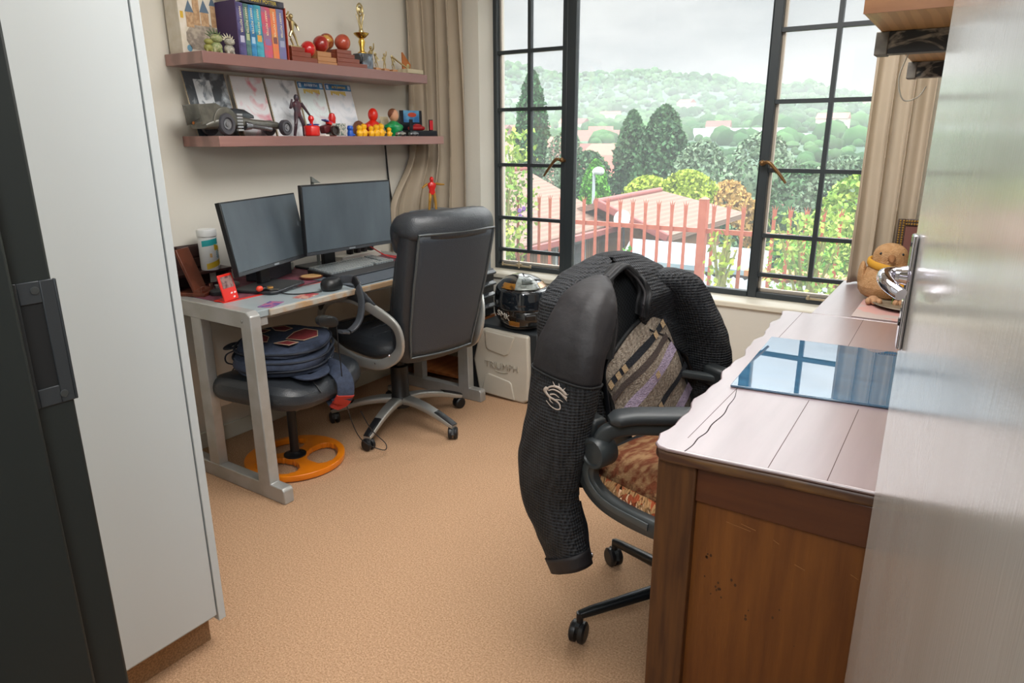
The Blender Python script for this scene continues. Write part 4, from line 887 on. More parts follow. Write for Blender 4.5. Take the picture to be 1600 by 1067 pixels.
for k in range(4): obj('rib', B().prism([(0, 0), (-.022, .012), (-.022, .02), (0, .034)], -.165, .193, Matrix(((0, 0, 1, 0), (1, 0, 0, -.134), (0, 1, 0, .045+.064*k), (0, 0, 0, 1)))), mat('rib_black', '#2b2f34', .28), tw_, bevel=.003); obj('rib', B().prism([(0, 0), (.022, .012), (.022, .02), (0, .034)], -.13, .15, Matrix(((1, 0, 0, .196), (0, 0, 1, 0), (0, 1, 0, .045+.064*k), (0, 0, 0, 1)))), mat('rib_black', '#2b2f34', .28), tw_, bevel=.003)
for k in range(3): obj('groove', B().box((-.185, -.1215, .34+.07*k), (.18, -.1195, .343+.07*k)), mat('groove_grey', '#4d565d', .5), tw_)
figurine('posable_figure', 'small red and gold posable toy figure standing above the chair', (-2.53, 3.03, .9765), .185, mat('toy_red_gloss', '#d32420', .25),
    [('leg', [(0, .05, .5), (.0, .09, .28), (.0, .11, .01)]), ('leg', [(0, -.05, .5), (.03, -.08, .28), (0, -.1, .01)]), ('arm', [(0, .13, .78), (.08, .24, .76), (.14, .36, .76)]), ('arm', [(0, -.13, .78), (.0, -.24, .70), (.05, -.3, .66)])], R_(-40), mat('toy_gold', '#b9893a', .35, .3))

pn = thing('motorcycle_pannier', 'light grey motorcycle pannier with black frame under the helmet', 'pannier', (-1.985, 2.905, 0), R_(0))
M_png = mat('pannier_grey', '#b9b3a6', .38, 0, '#bfb9ad', 5); M_pnb = mat('pannier_black', '#23282c', .5)
front = [(-.155, .012), (.135, .0), (.165, .02), (.172, .20), (.165, .378), (-.11, .385), (-.145, .37), (-.19, .20)]
Mf = Matrix(((1, 0, 0, 0), (0, 0, 1, 0), (0, 1, 0, 0), (0, 0, 0, 1)))
obj('lid', B().prism(front, 0, .14, Mf), M_png, pn, bevel=.014, seg=4)
bkp = [(-.20, .0), (.18, 0), (.215, .03), (.225, .2), (.212, .392), (-.16, .40), (-.215, .385), (-.262, .2), (-.225, .02)]
obj('shell', B().prism(bkp, .022, .39, Mf), M_pnb, pn, bevel=.012, seg=3)
for poly in ([(-.105, .372), (.085, .362), (.045, .262), (.02, .25), (-.085, .268), (-.10, .285)], [(-.135, .02), (-.1, .125), (-.085, .135), (.05, .112), (.065, .10), (.085, .01)]):
    obj('raised_panel', B().prism(poly, -.006, .02, Mf), M_png, pn, bevel=.005, seg=3)
lettering('lettering', 'TRIUMPH', .052, mat('pannier_letters', '#a39d90', .4), pn, (.0, -.001, .187), (PI/2, 0, R_(0)), .004)
obj('swoosh', B().sweep([(-.04+.08*t/8, -.001, .158-.006*math.sin(PI*t/8)) for t in range(9)], .0025), mat('pannier_letters', '#a39d90', .4), pn)
hm = thing('motorcycle_helmet', 'black full face helmet with gold graphics on the pannier', 'helmet', (-1.945, 3.04, .409), R_(-44)); hm.scale = (1.12, 1.14, .97)
# local +x is the face
M_hel = mat('helmet_black', '#0f1012', .12, 0, '#2a211a', 7, lo=.5, hi=.6, coat=.9, crough=.03); M_helg = mat('helmet_gold', '#a8732a', .22, .3, '#17130f', 9, lo=.5, hi=.6, dist=1.5, coat=.8, crough=.05)
def helm(th, v, off=0.0):
    # th around, v 0 (bottom) .. 1 (top)
    z = .0+.275*v; prof_ = interp([0, .08, .25, .5, .72, .88, .96, 1], [.72, .86, .96, 1.0, .93, .70, .42, .02], v)
    cx, sx_ = math.cos(th), math.sin(th)
    ax = .158 if cx > 0 else .148; chin = .026*max(0, cx)**4*max(0, 1-abs(v-.2)/.25)
    return Vector(((ax*prof_+off+chin)*cx, (.128*prof_+off)*sx_, z+off*(v-.4)))
obj('shell', B().grid(lambda u, v: helm(2*PI*u, v), 64, 32, True), M_hel, hm, smooth=80)
def part(u0, u1, v0, v1, off, nu=24, nv=10): return B().grid(lambda u, v: helm(u0+(u1-u0)*u, v0+(v1-v0)*v, off), nu, nv)
obj('visor', part(-1.25, 1.25, .37, .74, .004), mat('visor_dark', '#1c2229', .05, .3, coat=1, crough=.02), hm, solid=.003, smooth=80)
obj('chin_bar', part(-.5, .5, .06, .36, .003), mat('chin_black', '#191a1c', .2, coat=.6), hm, solid=.003, smooth=80)
for s in (-1, 1):
    obj('gold_flame', part(*sorted((s*.38, s*.8)), .05, .17, .004), M_helg, hm, solid=.002, smooth=80); obj('gold_side', part(*sorted((s*.75, s*1.7)), .12, .36, .002), mat('helmet_bronze', '#5a4030', .2, .3, '#16120f', 11, lo=.45, hi=.6, dist=1.5, coat=.9, crough=.04), hm, solid=.002, smooth=80)
    obj('gold_crown', part(*sorted((s*.55, s*1.25)), .77, .87, .003), M_helg, hm, solid=.002, smooth=80)
    obj('visor_pivot', B().ball(helm(s*1.3, .48, .003), .014, 12, 8, (.9, .35, .9)), mat('pivot_grey', '#6f7274', .3, .6), hm)
obj('crown_panel', part(-.55, .55, .77, .97, .004, 16, 8), mat('crown_grey', '#8d9490', .25, 0, '#3d443f', 16, lo=.45, hi=.6, coat=.8), hm, solid=.002, smooth=80)
obj('top_vent', part(-.25, .25, .87, .93, .009, 12, 6), mat('vent_grey', '#39413d', .25, coat=.6), hm, solid=.006, smooth=80)
obj('chin_vent', B().cbox((.176, 0, .075), (.012, .05, .03), (0, .2, 0)), M_dark, hm, bevel=.005)
q_ = helm(-.95, .27, .008); tx_ = (helm(-.8, .27)-helm(-1.1, .27)).normalized(); up_ = (helm(-.95, .37)-helm(-.95, .17)).normalized(); nm_ = tx_.cross(up_).normalized(); up_ = nm_.cross(tx_)
lt = lettering('lettering', 'SMK', .045, mat('helmet_white', '#d5d3cc', .4), hm, (0, 0, 0), (0, 0, 0), .001)
lt.matrix_basis = Matrix.Translation(q_) @ Matrix((tx_, up_, nm_)).transposed().to_4x4() @ Matrix.Rotation(-.25, 4, 'Z')
obj('neck_roll', B().sweep([(.115*math.cos(a*PI/16)*1.0, .09*math.sin(a*PI/16), .004) for a in range(32)], .012, closed=True), M_dark, hm)

# ================================================================ second office chair with throw and motorcycle jacket
c2 = thing('office_chair', 'black mesh office chair under the black jacket beside wooden desk', 'chair', (-.518, 1.71, 0), R_(-17))
M_fp = mat('chair_plastic', '#34393b', .42)
M_mesh = mat('mesh_black', '#17181a', .8, 0, '#2a2c2f', 160, 'checker', bump=.4, bscale=160, bkind='checker')
for k in range(5):
    a = R_(-133+72*k+17); ca, sa_ = math.cos(a), math.sin(a)
    leg = obj('leg', B().sweep([(ca*r, sa_*r, z) for r, z in ((.02, .135), (.06, .132), (.18, .112), (.30, .092), (.332, .086))], lambda t: sell(.020-.009*t, .017-.006*t, 3, 14)), mat('chair_black_metal', '#1c2024', .3, .4), c2)
    obj('leg_pin', B().tube((ca*.332, sa_*.332, .055), (ca*.332, sa_*.332, .092), .010), M_dark, leg)
    caster(leg, ca*.335, sa_*.335, .031, a+.9+k*1.3)
obj('column', B().lathe([(.04, .10), (.045, .15), (.035, .16), (.033, .30), (.022, .31), (.022, .46)], n=24), M_dark, c2)
obj('seat', B().loft([[(.03+u, v, z) for u, v in sell(a, b_, 4, 32)] for z, a, b_ in ((.455, .19, .18), (.47, .24, .235), (.50, .25, .245), (.535, .24, .235), (.545, .18, .18))]), mat('seat_black', '#16181b', .75, bump=.3, bscale=300), c2, sub=1)
for s in (-1, 1):
    fr_ = obj('arm_frame', B().sweep(catmull([(-.105, s*.305, .61), (-.125, s*.305, .545), (-.105, s*.303, .498), (-.04, s*.30, .470), (.08, s*.292, .464), (.2, s*.27, .468)], 6), lambda t: sell(.031-.007*t, .017, 3.6, 16), up=(0, 1, 0)), M_fp, c2)
    gv = B().sweep(catmull([(-.108, s*.323, .575), (-.118, s*.323, .545), (-.098, s*.321, .505), (-.04, s*.318, .478), (.08, s*.31, .470)], 6), lambda t: sell(.010, .003, 3, 10), up=(0, 1, 0))
    obj('groove', gv, mat('chair_plastic_light', '#454b4d', .4), fr_)
    obj('hinge_cap', B().lathe([(.038, -.03), (.04, -.026), (.04, .022), (.037, .028), (.03, .028), (.027, .024), (.001, .026)], M=Matrix.Translation((-.09, s*.305, .605)) @ Matrix.Rotation(-s*PI/2, 4, 'X'), n=28), M_fp, fr_)
    obj('back_block', B().cbox((-.15, s*.285, .655), (.09, .05, .062), (0, .1, 0)), mat('chair_plastic_dark', '#24282a', .45), c2, bevel=.012, seg=3)
    obj('lock_button', B().lathe([(.018, 0), (.018, .006), (.013, .008), (.001, .006)], M=Matrix.Translation((-.14, s*.31, .652)) @ Matrix.Rotation(-s*PI/2, 4, 'X'), n=22), M_fp, c2)
    # arm swung inwards
    ap = catmull([(-.09, s*.305, .625), (-.075, s*.29, .66), (-.04, s*.245, .672), (.02, s*.185, .675), (.09, s*.11, .678)], 6)
    obj('arm_bar', B().sweep(ap, sell(.014, .022, 3, 16), up=(0, 0, 1)), M_fp, c2)
    obj('arm_pad', B().sweep(catmull([(-.065, s*.30, .697), (-.03, s*.25, .705), (.03, s*.185, .707), (.10, s*.10, .707), (.13, s*.06, .707)], 6), lambda t: sell(.034*min(1, (t*9+.25)**.5, ((1-t)*9+.25)**.5), .017*min(1, (t*9+.25)**.5, ((1-t)*9+.25)**.5), 2.8, 20), up=(0, 0, 1)), mat('pad_black', '#2c3033', .5), c2)
def bpx(z): return -.245-.15*(z-.5)
bfp = [(bpx(z), y, z) for y, z in [(v.x, v.y) for v in catmull([(-.15, .60, 0), (-.205, .70, 0), (-.22, .84, 0), (-.19, .96, 0), (-.10, 1.0, 0), (.10, 1.0, 0), (.19, .96, 0), (.22, .84, 0), (.205, .70, 0), (.15, .60, 0)], 5, True)]]
obj('back_frame', B().sweep(bfp, .017, closed=True), M_fp, c2)
bmv = B(); cc = Vector((bpx(.8), 0, .8)); bmv.faces([cc]+bfp, [(0, 1+k, 1+(k+1) % len(bfp)) for k in range(len(bfp))]); obj('back_mesh', bmv, M_mesh, c2, solid=.006)
obj('spine', B().sweep(catmull([(-.10, 0, .44), (-.24, 0, .45), (-.285, 0, .52), (-.29, 0, .66), (-.315, 0, .80)], 6), lambda t: sell(.035, .014, 3, 14), up=(0, 1, 0)), M_fp, c2)
obj('back_brace', B().sweep([(-.15, -.28, .65), (-.24, -.18, .67), (-.285, 0, .68), (-.24, .18, .67), (-.15, .28, .65)], sell(.018, .012, 3, 12)), M_fp, c2)

# woven orange seat rug with fringe
rug = thing('seat_rug', 'small orange woven rug with fringe on the jacket chair seat', 'rug', (-.518, 1.71, .546), R_(-17))
M_rug = mat('rug_orange', '#6b3519', .95, 0, '#94704c', 55, 'noise', .42, .6, (1, .35, 1), bump=.7, bscale=160)
obj('cloth', B().grid(lambda u, v: (-.14+.38*u, -.262+.50*v, .012+.004*noise.noise((u*9, v*9, 1))-(.045*max(0, (.12-v)/.12)**2)-(.03*max(0, (u-.9)/.1)**2)), 30, 30), M_rug, rug, solid=.012, smooth=60)
random.seed(8); fr_ = B()
for k in range(90):
    x = -.135+.37*k/89+random.uniform(-.003, .003); L_ = random.uniform(.02, .05)
    fr_.sweep([(x, -.262, -.03), (x+random.uniform(-.01, .01), -.275, -.035-L_*.4), (x+random.uniform(-.015, .015), -.276+random.uniform(-.008, .008), -.035-L_)], [.0035, .003, .0015])
o = obj('fringe', fr_, mat('fringe_cream', '#b58a5c', .9, 0, '#a5502c', 60, 'cells', .4, .6), rug); o['kind'] = 'stuff'

# striped woollen throw on the backrest front
M_thr = mat('throw_wool', '#85786c', .95, 0, '#a99d8f', 140, 'noise', .38, .62, (1, 1, .6), bump=.9, bscale=260, spec=.1)
outl = [(.105, .872), (.15, .84), (.19, .755), (.235, .64), (.262, .575), (.245, .52), (.13, .525), (0, .54), (-.085, .575), (-.108, .655), (-.142, .716), (-.10, .765), (-.02, .822), (.05, .862)]
OC = catmull([(y, z, 0) for y, z in outl], 6, True)
def thx(y, z): return bpx(z)+.04+.012*noise.noise((y*9, z*9, 3))+.02*math.exp(-((y-.05)**2+(z-.66)**2)/.02)
tv = B(); cyz = (.06, .68); n = len(OC); rings_ = 14
V = []
for i in range(1, rings_+1):
    t = i/rings_; row = []
    for p in OC:
        y, z = cyz[0]+(p.x-cyz[0])*t, cyz[1]+(p.y-cyz[1])*t; row.append((thx(y, z)-.02*t**6, y, z))
    V.append(row)
cv = [(thx(*cyz), *cyz)]
allv = cv+[q for r in V for q in r]; fs_ = [(0, 1+k, 1+(k+1) % n) for k in range(n)]
for i in range(rings_-1): fs_ += [(1+i*n+k, 1+(i+1)*n+k, 1+(i+1)*n+(k+1) % n, 1+i*n+(k+1) % n) for k in range(n)]
tv.faces(allv, fs_)
th = thing('woollen_throw', 'grey brown woven throw with lilac and black stripes inside the jacket', 'throw', (-.518, 1.71, 0), R_(-17))
obj('cloth', tv, M_thr, th, solid=.012, smooth=60)
obj('dark_piping', B().sweep([(thx(p.x, p.y)-.012, p.x, p.y) for p in OC], .0065, closed=True), mat('piping_black', '#15171a', .7), th)
def stripe(name, a, b_, wd, m, dz=.0075, n_=14):
    (y0, z0), (y1, z1) = a, b_; L_ = math.hypot(y1-y0, z1-z0); ny, nz_ = -(z1-z0)/L_*wd, (y1-y0)/L_*wd
    return obj(name, B().grid(lambda u, v: (thx(y0+(y1-y0)*u+ny*(v-.5), z0+(z1-z0)*u+nz_*(v-.5))+dz, y0+(y1-y0)*u+ny*(v-.5), z0+(z1-z0)*u+nz_*(v-.5)), n_, 3), m, th, smooth=60)
M_sb = mat('throw_black', '#1c1f27', .95, bump=.6, bscale=260); M_sl = mat('throw_lilac', '#b0a0b8', .95, 0, '#9a8ca3', 120, bump=.7, bscale=240); M_st = mat('throw_tan', '#b39a78', .95, bump=.6, bscale=260)
stripe('black_stripe', (-.13, .70), (.14, .845), .022, M_sb); stripe('lilac_stripe', (-.085, .60), (.16, .762), .035, M_sl); stripe('black_stripe', (-.0, .545), (.215, .695), .022, M_sb); stripe('lilac_stripe', (.13, .53), (.238, .62), .035, M_sl)
stripe('brown_band', (-.12, .66), (.135, .797), .02, mat('throw_brown', '#4a3f3b', .95, bump=.6, bscale=260))
for y, z in ((-.122, .704), (-.088, .722), (-.062, .737), (.075, .811), (.118, .834), (.06, .697), (.015, .557), (.055, .585), (.075, .598)): stripe('tan_fleck', (y-.008, z-.005), (y+.008, z+.004), .022, M_st, .0095, 3)

# black motorcycle jacket hung over the backrest
jk = thing('motorcycle_jacket', 'black mesh motorcycle jacket with dragon emblem hung over chair back', 'jacket', (-.518, 1.71, 0), R_(-17))
M_jm = mat('jacket_mesh', '#121316', .72, 0, '#2b2d31', 120, 'dots', .25, .55, bump=.8, bscale=120, bkind='dots', spec=.35)
M_js = mat('jacket_smooth', '#1f1d20', .62, bump=.25, bscale=30, spec=.45); M_jl = mat('jacket_lining', '#0d0e10', .85)
M_jr = mat('jacket_rib', '#16171a', .7, bump=.8, bscale=60, bkind='wave', bstretch=(.2, .2, 1))
ZS = [.44, .50, .58, .66, .74, .80, .86, .90, .935, .965, .99, 1.01, 1.026, 1.036]
def hw(z, side): # lateral half width on the near (-1) and far (+1) side
    if side < 0: return interp([.44, .7, .86, .93, .965, .99, 1.01, 1.026, 1.036], [.27, .275, .275, .262, .235, .20, .155, .11, .06], z)
    return interp([.44, .58, .7, .82, .93, .965, .99, 1.01, 1.026, 1.036], [.38, .37, .335, .295, .235, .21, .185, .15, .115, .07], z)
def dp(z): return interp([.44, .8, .93, .99, 1.036], [.115, .11, .10, .075, .03], z)
yL_ = lambda z: interp([.44, .60, .75, .82, .89, .95, .985, 1.01, 1.026], [-.17, -.178, -.185, -.162, -.14, -.145, -.12, -.08, -.045], z)
yR_ = lambda z: interp([.44, .60, .70, .78, .83, .88, .92, .96, .99, 1.01, 1.026], [.33, .30, .25, .15, .06, .0, .0, .015, .0, -.02, -.035], z)
YC = .02
def torso(u, z, off=0):
    # u 0..1 from near front edge round the back to far front edge
    b0_ = dp(z)+off; xc = bpx(z)-.02
    def pt(a): # angle measured from front (+x); negative side = near
        s = math.sin(a); c = math.cos(a); side = -1 if s < 0 else 1
        e = 2.6; w_ = hw(z, side)+off
        b_ = b0_ if c < 0 or s < -.3 else b0_*(1-.5*min(1, (s+.3)/.5)*max(0, min(1, (.93-z)/.08)))
        return xc+b_*math.copysign(abs(c)**(2/e), c), YC*0+w_*math.copysign(abs(s)**(2/e), s)
    def ang(y, side):
        w_ = hw(z, side); q = min(.999, abs(y)/w_); return side*math.asin(q**1.3)*1.0 if y*side > 0 else -side*math.asin(q**1.3)
    aL = ang(yL_(z), -1); aR = ang(yR_(z), 1)
    if aL > 0: aL = -.02
    a = aL+(aR-2*PI-aL)*u if True else 0
    x, y = pt((a+PI) % (2*PI)-PI)
    f = .010*noise.noise((x*10, y*10, z*5))+.006*math.sin(y*40+z*12)*max(0, 1-abs(z-.7)/.3)
    l_ = math.hypot(x-xc, y) or 1
    return Vector((x+f*(x-xc)/l_, y+f*y/l_, z+.006*noise.noise((x*7, y*7, 5))))
ZL = []
for a, b_ in zip(ZS, ZS[1:]): ZL += [a+(b_-a)*k/3 for k in range(3)]
ZL.append(ZS[-1])
tb_ = B().grid(lambda u, v: torso(u, ZL[int(round(v*(len(ZL)-1)))]), 90, len(ZL)-1)
tb_.faces([torso(i/40, 1.036)+Vector((0, 0, .0)) for i in range(41)], [tuple(range(41))])
obj('body', tb_, M_jm, jk, solid=.008, smooth=70, sub=0)
# collar band round the opening, and front edge with zip
def opening(side, z, off=0): return torso(0 if side < 0 else 1, z, off)
col_p = [opening(-1, z) for z in (.79, .83, .87, .91, .95, .98, 1.0)]+[Vector((opening(-1, 1.0).x, -.045, 1.022))]+[opening(1, z) for z in (1.0, .98, .95, .92, .885)]
CP = catmull(col_p, 4)
obj('collar', B().sweep([p+Vector((.006, 0, 0)) for p in CP], sell(.0085, .024, 3, 14), up=(1, 0, 0)), M_jr, jk, smooth=60)
obj('collar_edge', B().sweep([p+Vector((.018, .018 if i < len(CP)*.45 else -.012, 0)) for i, p in enumerate(CP)], .0045), M_js, jk)
zp = [opening(-1, z)+Vector((.012, .004, 0)) for z in [.46+.36*i/24 for i in range(25)]]
obj('zip', B().sweep(zp, sell(.008, .003, 3, 10), up=(0, 1, 0)), mat('zip_grey', '#3c3f45', .35, .6, '#15161a', 300, 'wave', .4, .6), jk)
zp2 = [opening(1, z)+Vector((.010, -.004, 0)) for z in [.46+.37*i/24 for i in range(25)]]
obj('zip', B().sweep(zp2, sell(.008, .003, 3, 10), up=(0, 1, 0)), mat('zip_grey', '#3c3f45', .35, .6), jk)
# near sleeve
SP = catmull([(-.25, -.15, .985), (-.205, -.245, .945), (-.192, -.305, .85), (-.20, -.33, .72), (-.218, -.345, .58), (-.23, -.345, .46), (-.185, -.345, .355), (-.135, -.345, .262)], 8)
SRX = [(.035, .03), (.085, .055), (.10, .066), (.10, .062), (.10, .06), (.095, .056), (.078, .052), (.058, .042)]
def sleeve_frame(P, t):
    f = t*(len(P)-1); i = min(int(f), len(P)-2); q = P[i].lerp(P[i+1], f-i); tg = (P[i+1]-P[i]).normalized()
    a = Vector((1, 0, 0)); a = (a-tg*a.dot(tg)).normalized(); b_ = tg.cross(a); return q, a, b_
def sleeve_pt(P, SR, t, th_, off=0, seed=0):
    q, a, b_ = sleeve_frame(P, t); k = t*(len(SR)-1); i = min(int(k), len(SR)-2); rx = SR[i][0]+(SR[i+1][0]-SR[i][0])*(k-i); ry = SR[i][1]+(SR[i+1][1]-SR[i][1])*(k-i)
    c, s = math.cos(th_), math.sin(th_); r = 1+.06*noise.noise((c*1.5, s*1.5, t*7+seed))+.05*noise.noise((c*3.5, s*3.5, t*16+seed))+.025*math.sin(th_*3+t*20)*(1 if t > .25 else .3)
    return q+a*((rx*r+off)*math.copysign(abs(c)**.85, c))+b_*((ry*r+off)*math.copysign(abs(s)**.85, s))
TS = .36
for nm, t0, t1, m in (('upper_sleeve', 0, TS, M_js), ('sleeve', TS, 1.0, M_jm)):
    obj(nm, B().grid(lambda u, v: sleeve_pt(SP, SRX, t0+(t1-t0)*v, 2*PI*u), 48, 40, True), m, jk, solid=.006, smooth=70, soff=-1)
obj('sleeve_seam', B().sweep([sleeve_pt(SP, SRX, TS, 2*PI*k/40, .002) for k in range(40)], .003, closed=True), M_jl, jk)
obj('cuff', B().grid(lambda u, v: sleeve_pt(SP, SRX, .945+.055*v, 2*PI*u, .003), 40, 4, True), M_js, jk, solid=.005, smooth=70)
obj('cuff_zip', B().sweep([sleeve_pt(SP, SRX, .78+.20*k/10, .35+PI if False else -.75, .003) for k in range(11)], sell(.005, .0025, 3, 8)), mat('zip_grey', '#3c3f45', .35, .6), jk)
obj('zip_pull', B().ball(sleeve_pt(SP, SRX, .975, -.75, .006), .006, 10, 6, (1, .6, 1.6)), M_chrome, jk)
# far sleeve hanging behind the wooden desk side
SP2 = catmull([(-.28, .10, .97), (-.265, .215, .93), (-.26, .30, .80), (-.26, .34, .68), (-.26, .36, .54), (-.25, .365, .42), (-.24, .365, .32)], 8)
SR2 = [(.02, .02), (.075, .05), (.095, .06), (.11, .065), (.10, .06), (.085, .055), (.07, .045)]
obj('sleeve', B().grid(lambda u, v: sleeve_pt(SP2, SR2, v, 2*PI*u, 0, 9), 44, 60, True), M_jm, jk, solid=.006, smooth=70, soff=-1)
# smooth shoulder yoke line and side seam
obj('shoulder_seam', B().sweep([torso(.06+.05*k/10, .80+.19*k/10, .004) for k in range(11)], .0025), M_js, jk)
# silver dragon emblem stitched on the near sleeve: built from tapering strokes
M_em = mat('emblem_silver', '#b3a59b', .5)
def q2(s, t_):
    s, t_ = s*.68-.008, t_*.68+.006 # emblem plane -> sleeve surface; s to the right, t_ up, in metres
    return sleeve_pt(SP, SRX, .405-t_/.91, R_(67)-s/.085, .004)
def stroke(pts, w0, w1, n_=5):
    P = catmull([(a, b_, 0) for a, b_ in pts], n_); vs = []; fs_ = []
    for i, p in enumerate(P):
        tg = (P[min(i+1, len(P)-1)]-P[max(i-1, 0)]).normalized(); w_ = w0+(w1-w0)*i/(len(P)-1); nx, ny = -tg.y*w_/2, tg.x*w_/2
        vs += [q2(p.x+nx, p.y+ny), q2(p.x-nx, p.y-ny)]
        if i: fs_.append((2*i-2, 2*i-1, 2*i+1, 2*i))
    return vs, fs_
em = B()
for pts, w0, w1 in (([(-.035, .012), (-.02, .026), (.0, .03), (.02, .024), (.038, .012)], .004, .011), ([(-.03, .006), (-.012, .018), (.01, .016), (.03, .006), (.042, .004)], .003, .008), ([(-.034, .014), (-.038, .0), (-.022, -.012), (.0, -.016), (.018, -.026), (.022, -.04), (.006, -.046), (-.014, -.042), (-.03, -.03)], .010, .0015),
                     ([(-.01, .03), (-.02, .042)], .005, .001), ([(.006, .032), (.002, .044)], .005, .001), ([(.02, .026), (.03, .036)], .005, .001), ([(-.022, -.004), (-.006, .004), (.012, -.002)], .006, .002), ([(.0, -.014), (.014, -.01), (.03, -.014)], .006, .001), ([(-.02, -.012), (-.018, -.024), (-.006, -.03)], .006, .001), ([(.036, .012), (.046, .018)], .004, .001), ([(.03, .004), (.044, -.006)], .004, .001)):
    em.faces(*stroke(pts, w0, w1))
obj('dragon_emblem', em, M_em, jk, solid=.001)

# ================================================================ old wooden desk on the right, side table behind it
M_oldtop = mat('old_wood_top', '#7d6a6e', .4, 0, '#8d7a7e', 7, 'noise', .3, .7, (4, .35, 1), bump=.03, bscale=30, bstretch=(4, .5, 1), spec=.8, coat=1, crough=.28, cior=1.8)  # pale lilac base holds some of the window reflection; the wood is darker brown
M_oldside = mat('old_wood_panel', '#633611', .5, 0, '#7c4a1a', 6, 'noise', .3, .7, (7, 7, .5), bump=.1, bscale=25, bstretch=(7, 7, .5))
M_oldrail = mat('old_wood_rail', '#4a230f', .42, 0, '#5c3117', 6, 'noise', .3, .7, (.6, 6, 6))
M_oldpost = mat('old_wood_post', '#41230f', .5, 0, '#5f3b1a', 8, 'noise', .35, .65, (7, 7, .6))
M_edge = mat('old_wood_edge', '#4a2f22', .4, 0, '#70502e', 9, 'noise', .4, .65, (1, 1, 6))
od = thing('wooden_desk', 'old brown wooden desk with cracked wavy edged top', 'desk', (0, 0, 0))
DX0, DX1, DY0, DY1 = -.482, .10, 1.262, 2.622
random.seed(2)
def wavy_edge(): # outline of the top, worn wavy on the chair side
    pts = [(DX1, DY0+.006), (-.05, DY0+.024), (-.20, DY0+.014), (-.38, DY0-.002), (-.45, DY0-.006), (-.47, DY0-.002), (-.482, DY0+.012), (-.484, DY0+.03)]
    y = DY0+.06
    while y < DY1-.05:
        pts.append((-.483-.045*(y-DY0)/1.36*.9+.006*math.sin(y*23)+.004*math.sin(y*51+1), y)); y += .03
    pts += [(-.532, DY1-.02), (-.52, DY1-.004), (-.50, DY1), (DX1, DY1)]
    return pts
obj('top', B().prism(wavy_edge(), .742, .75), M_oldtop, od, bevel=.003)
obj('moulded_edge', B().prism([(x*1.0+.002*(x < -.4), y+.002*(y < DY0+.05)) for x, y in wavy_edge()], .716, .742), M_edge, od, bevel=.008, seg=3)
def crack(path, w0): return B().sweep([(x, y, .7503) for x, y in path], lambda t: sell(w0*(.35+.65*math.sin(PI*min(1, .15+t*.8))), .0006, 2, 8))
obj('crack', crack(catmull([(-.415, 1.262), (-.411, 1.30), (-.413, 1.34), (-.408, 1.38), (-.412, 1.43), (-.408, 1.5), (-.415, 1.56), (-.418, 1.62), (-.432, 1.688)], 5), .0014), mat('crack_dark', '#1d110d', .9), od)
jl = mat('joint_line', '#4d3830', .7)
for (x0, y0), (x1, y1) in (((-.432, 1.33), (-.432, 1.70)), ((-.455, 2.20), (-.462, 2.615)), ((-.255, 1.28), (-.262, 1.70)), ((-.15, 1.285), (-.153, 1.70)), ((-.255, 2.21), (-.262, 2.618))):
    obj('board_joint', B().sweep([(x0, y0, .7502), (x1, y1, .7502)], sell(.0007, .0004, 2, 8)), jl, od)
for y in (1.272, 2.535):
    obj('post', B().box((-.478, y+.012, 0), (-.395, y+.075, .716)), M_oldpost, od, bevel=.003)
    obj('post', B().box((.045, y+.012, 0), (.098, y+.075, .716)), M_oldpost, od, bevel=.003)
    obj('top_rail', B().box((-.395, y+.02, .63), (.045, y+.065, .716)), M_oldrail, od, bevel=.002)
    obj('bottom_rail', B().box((-.395, y+.02, .06), (.045, y+.065, .14)), M_oldrail, od, bevel=.002)
    obj('end_panel', B().box((-.395, y+.034, .14), (.045, y+.05, .63)), M_oldside, od)
obj('back_panel', B().box((.06, 1.34, .1), (.075, 2.55, .716)), M_oldside, od)
obj('apron', B().box((-.45, 1.35, .655), (-.43, 2.55, .716)), M_oldrail, od)
sc_ = B()
for x, z, l_ in ((-.30, .60, .03), (-.235, .585, .012), (-.19, .545, .02), (-.33, .595, .05), (-.09, .56, .014)): sc_.sweep([(x, 1.3055, z), (x+l_, 1.3055, z-.006)], .0006)
obj('scratches', sc_, mat('scratch_pale', '#9a6b3c', .7), od)
sn_ = B(); rs_ = random.Random(6)
for cx_, cz_, n_, sp_ in ((-.335, .445, 9, .018), (-.255, .40, 4, .03), (-.19, .41, 3, .02), (-.36, .50, 4, .01)):
    for _ in range(n_):
        a_, b_, r_ = rs_.gauss(cx_, sp_), rs_.gauss(cz_, sp_), rs_.uniform(.001, .003); sn_.faces([(a_+r_*math.cos(k*PI/5), 1.3058, b_+r_*1.4*math.sin(k*PI/5)) for k in range(10)], [tuple(range(10))])
st_o = obj('stain_spots', sn_, mat('stain_dark', '#472a14', .6), od, smooth=0); st_o['kind'] = 'stuff'
gl = thing('glass_sheet', 'blue mirrored glass sheet lying on the wooden desk top', 'glass', (0, 0, .7512))
obj('sheet', B().prism([(-.449, 1.688), (-.04, 1.745), (-.065, 2.235), (-.473, 2.204)], 0, .006), mat('mirror_glass', '#2a5878', .02, 0, '#35688a', 6, stretch=(1, 5, 1), spec=1.0, coat=1, crough=.0), gl, bevel=.0015)
tb2 = thing('side_table', 'brown side table against the window wall behind wooden desk', 'table', (0, 0, 0))
obj('top', B().box((-.434, 2.628, .726), (.105, 3.34, .75)), M_oldtop, tb2, bevel=.003)
for x in (-.415, .05):
    for y in (2.645, 3.27): obj('leg', B().box((x, y, 0), (x+.045, y+.045, .726)), M_oldpost, tb2, bevel=.003)
obj('apron', B().box((-.41, 2.65, .65), (-.395, 3.31, .726)), M_oldrail, tb2)
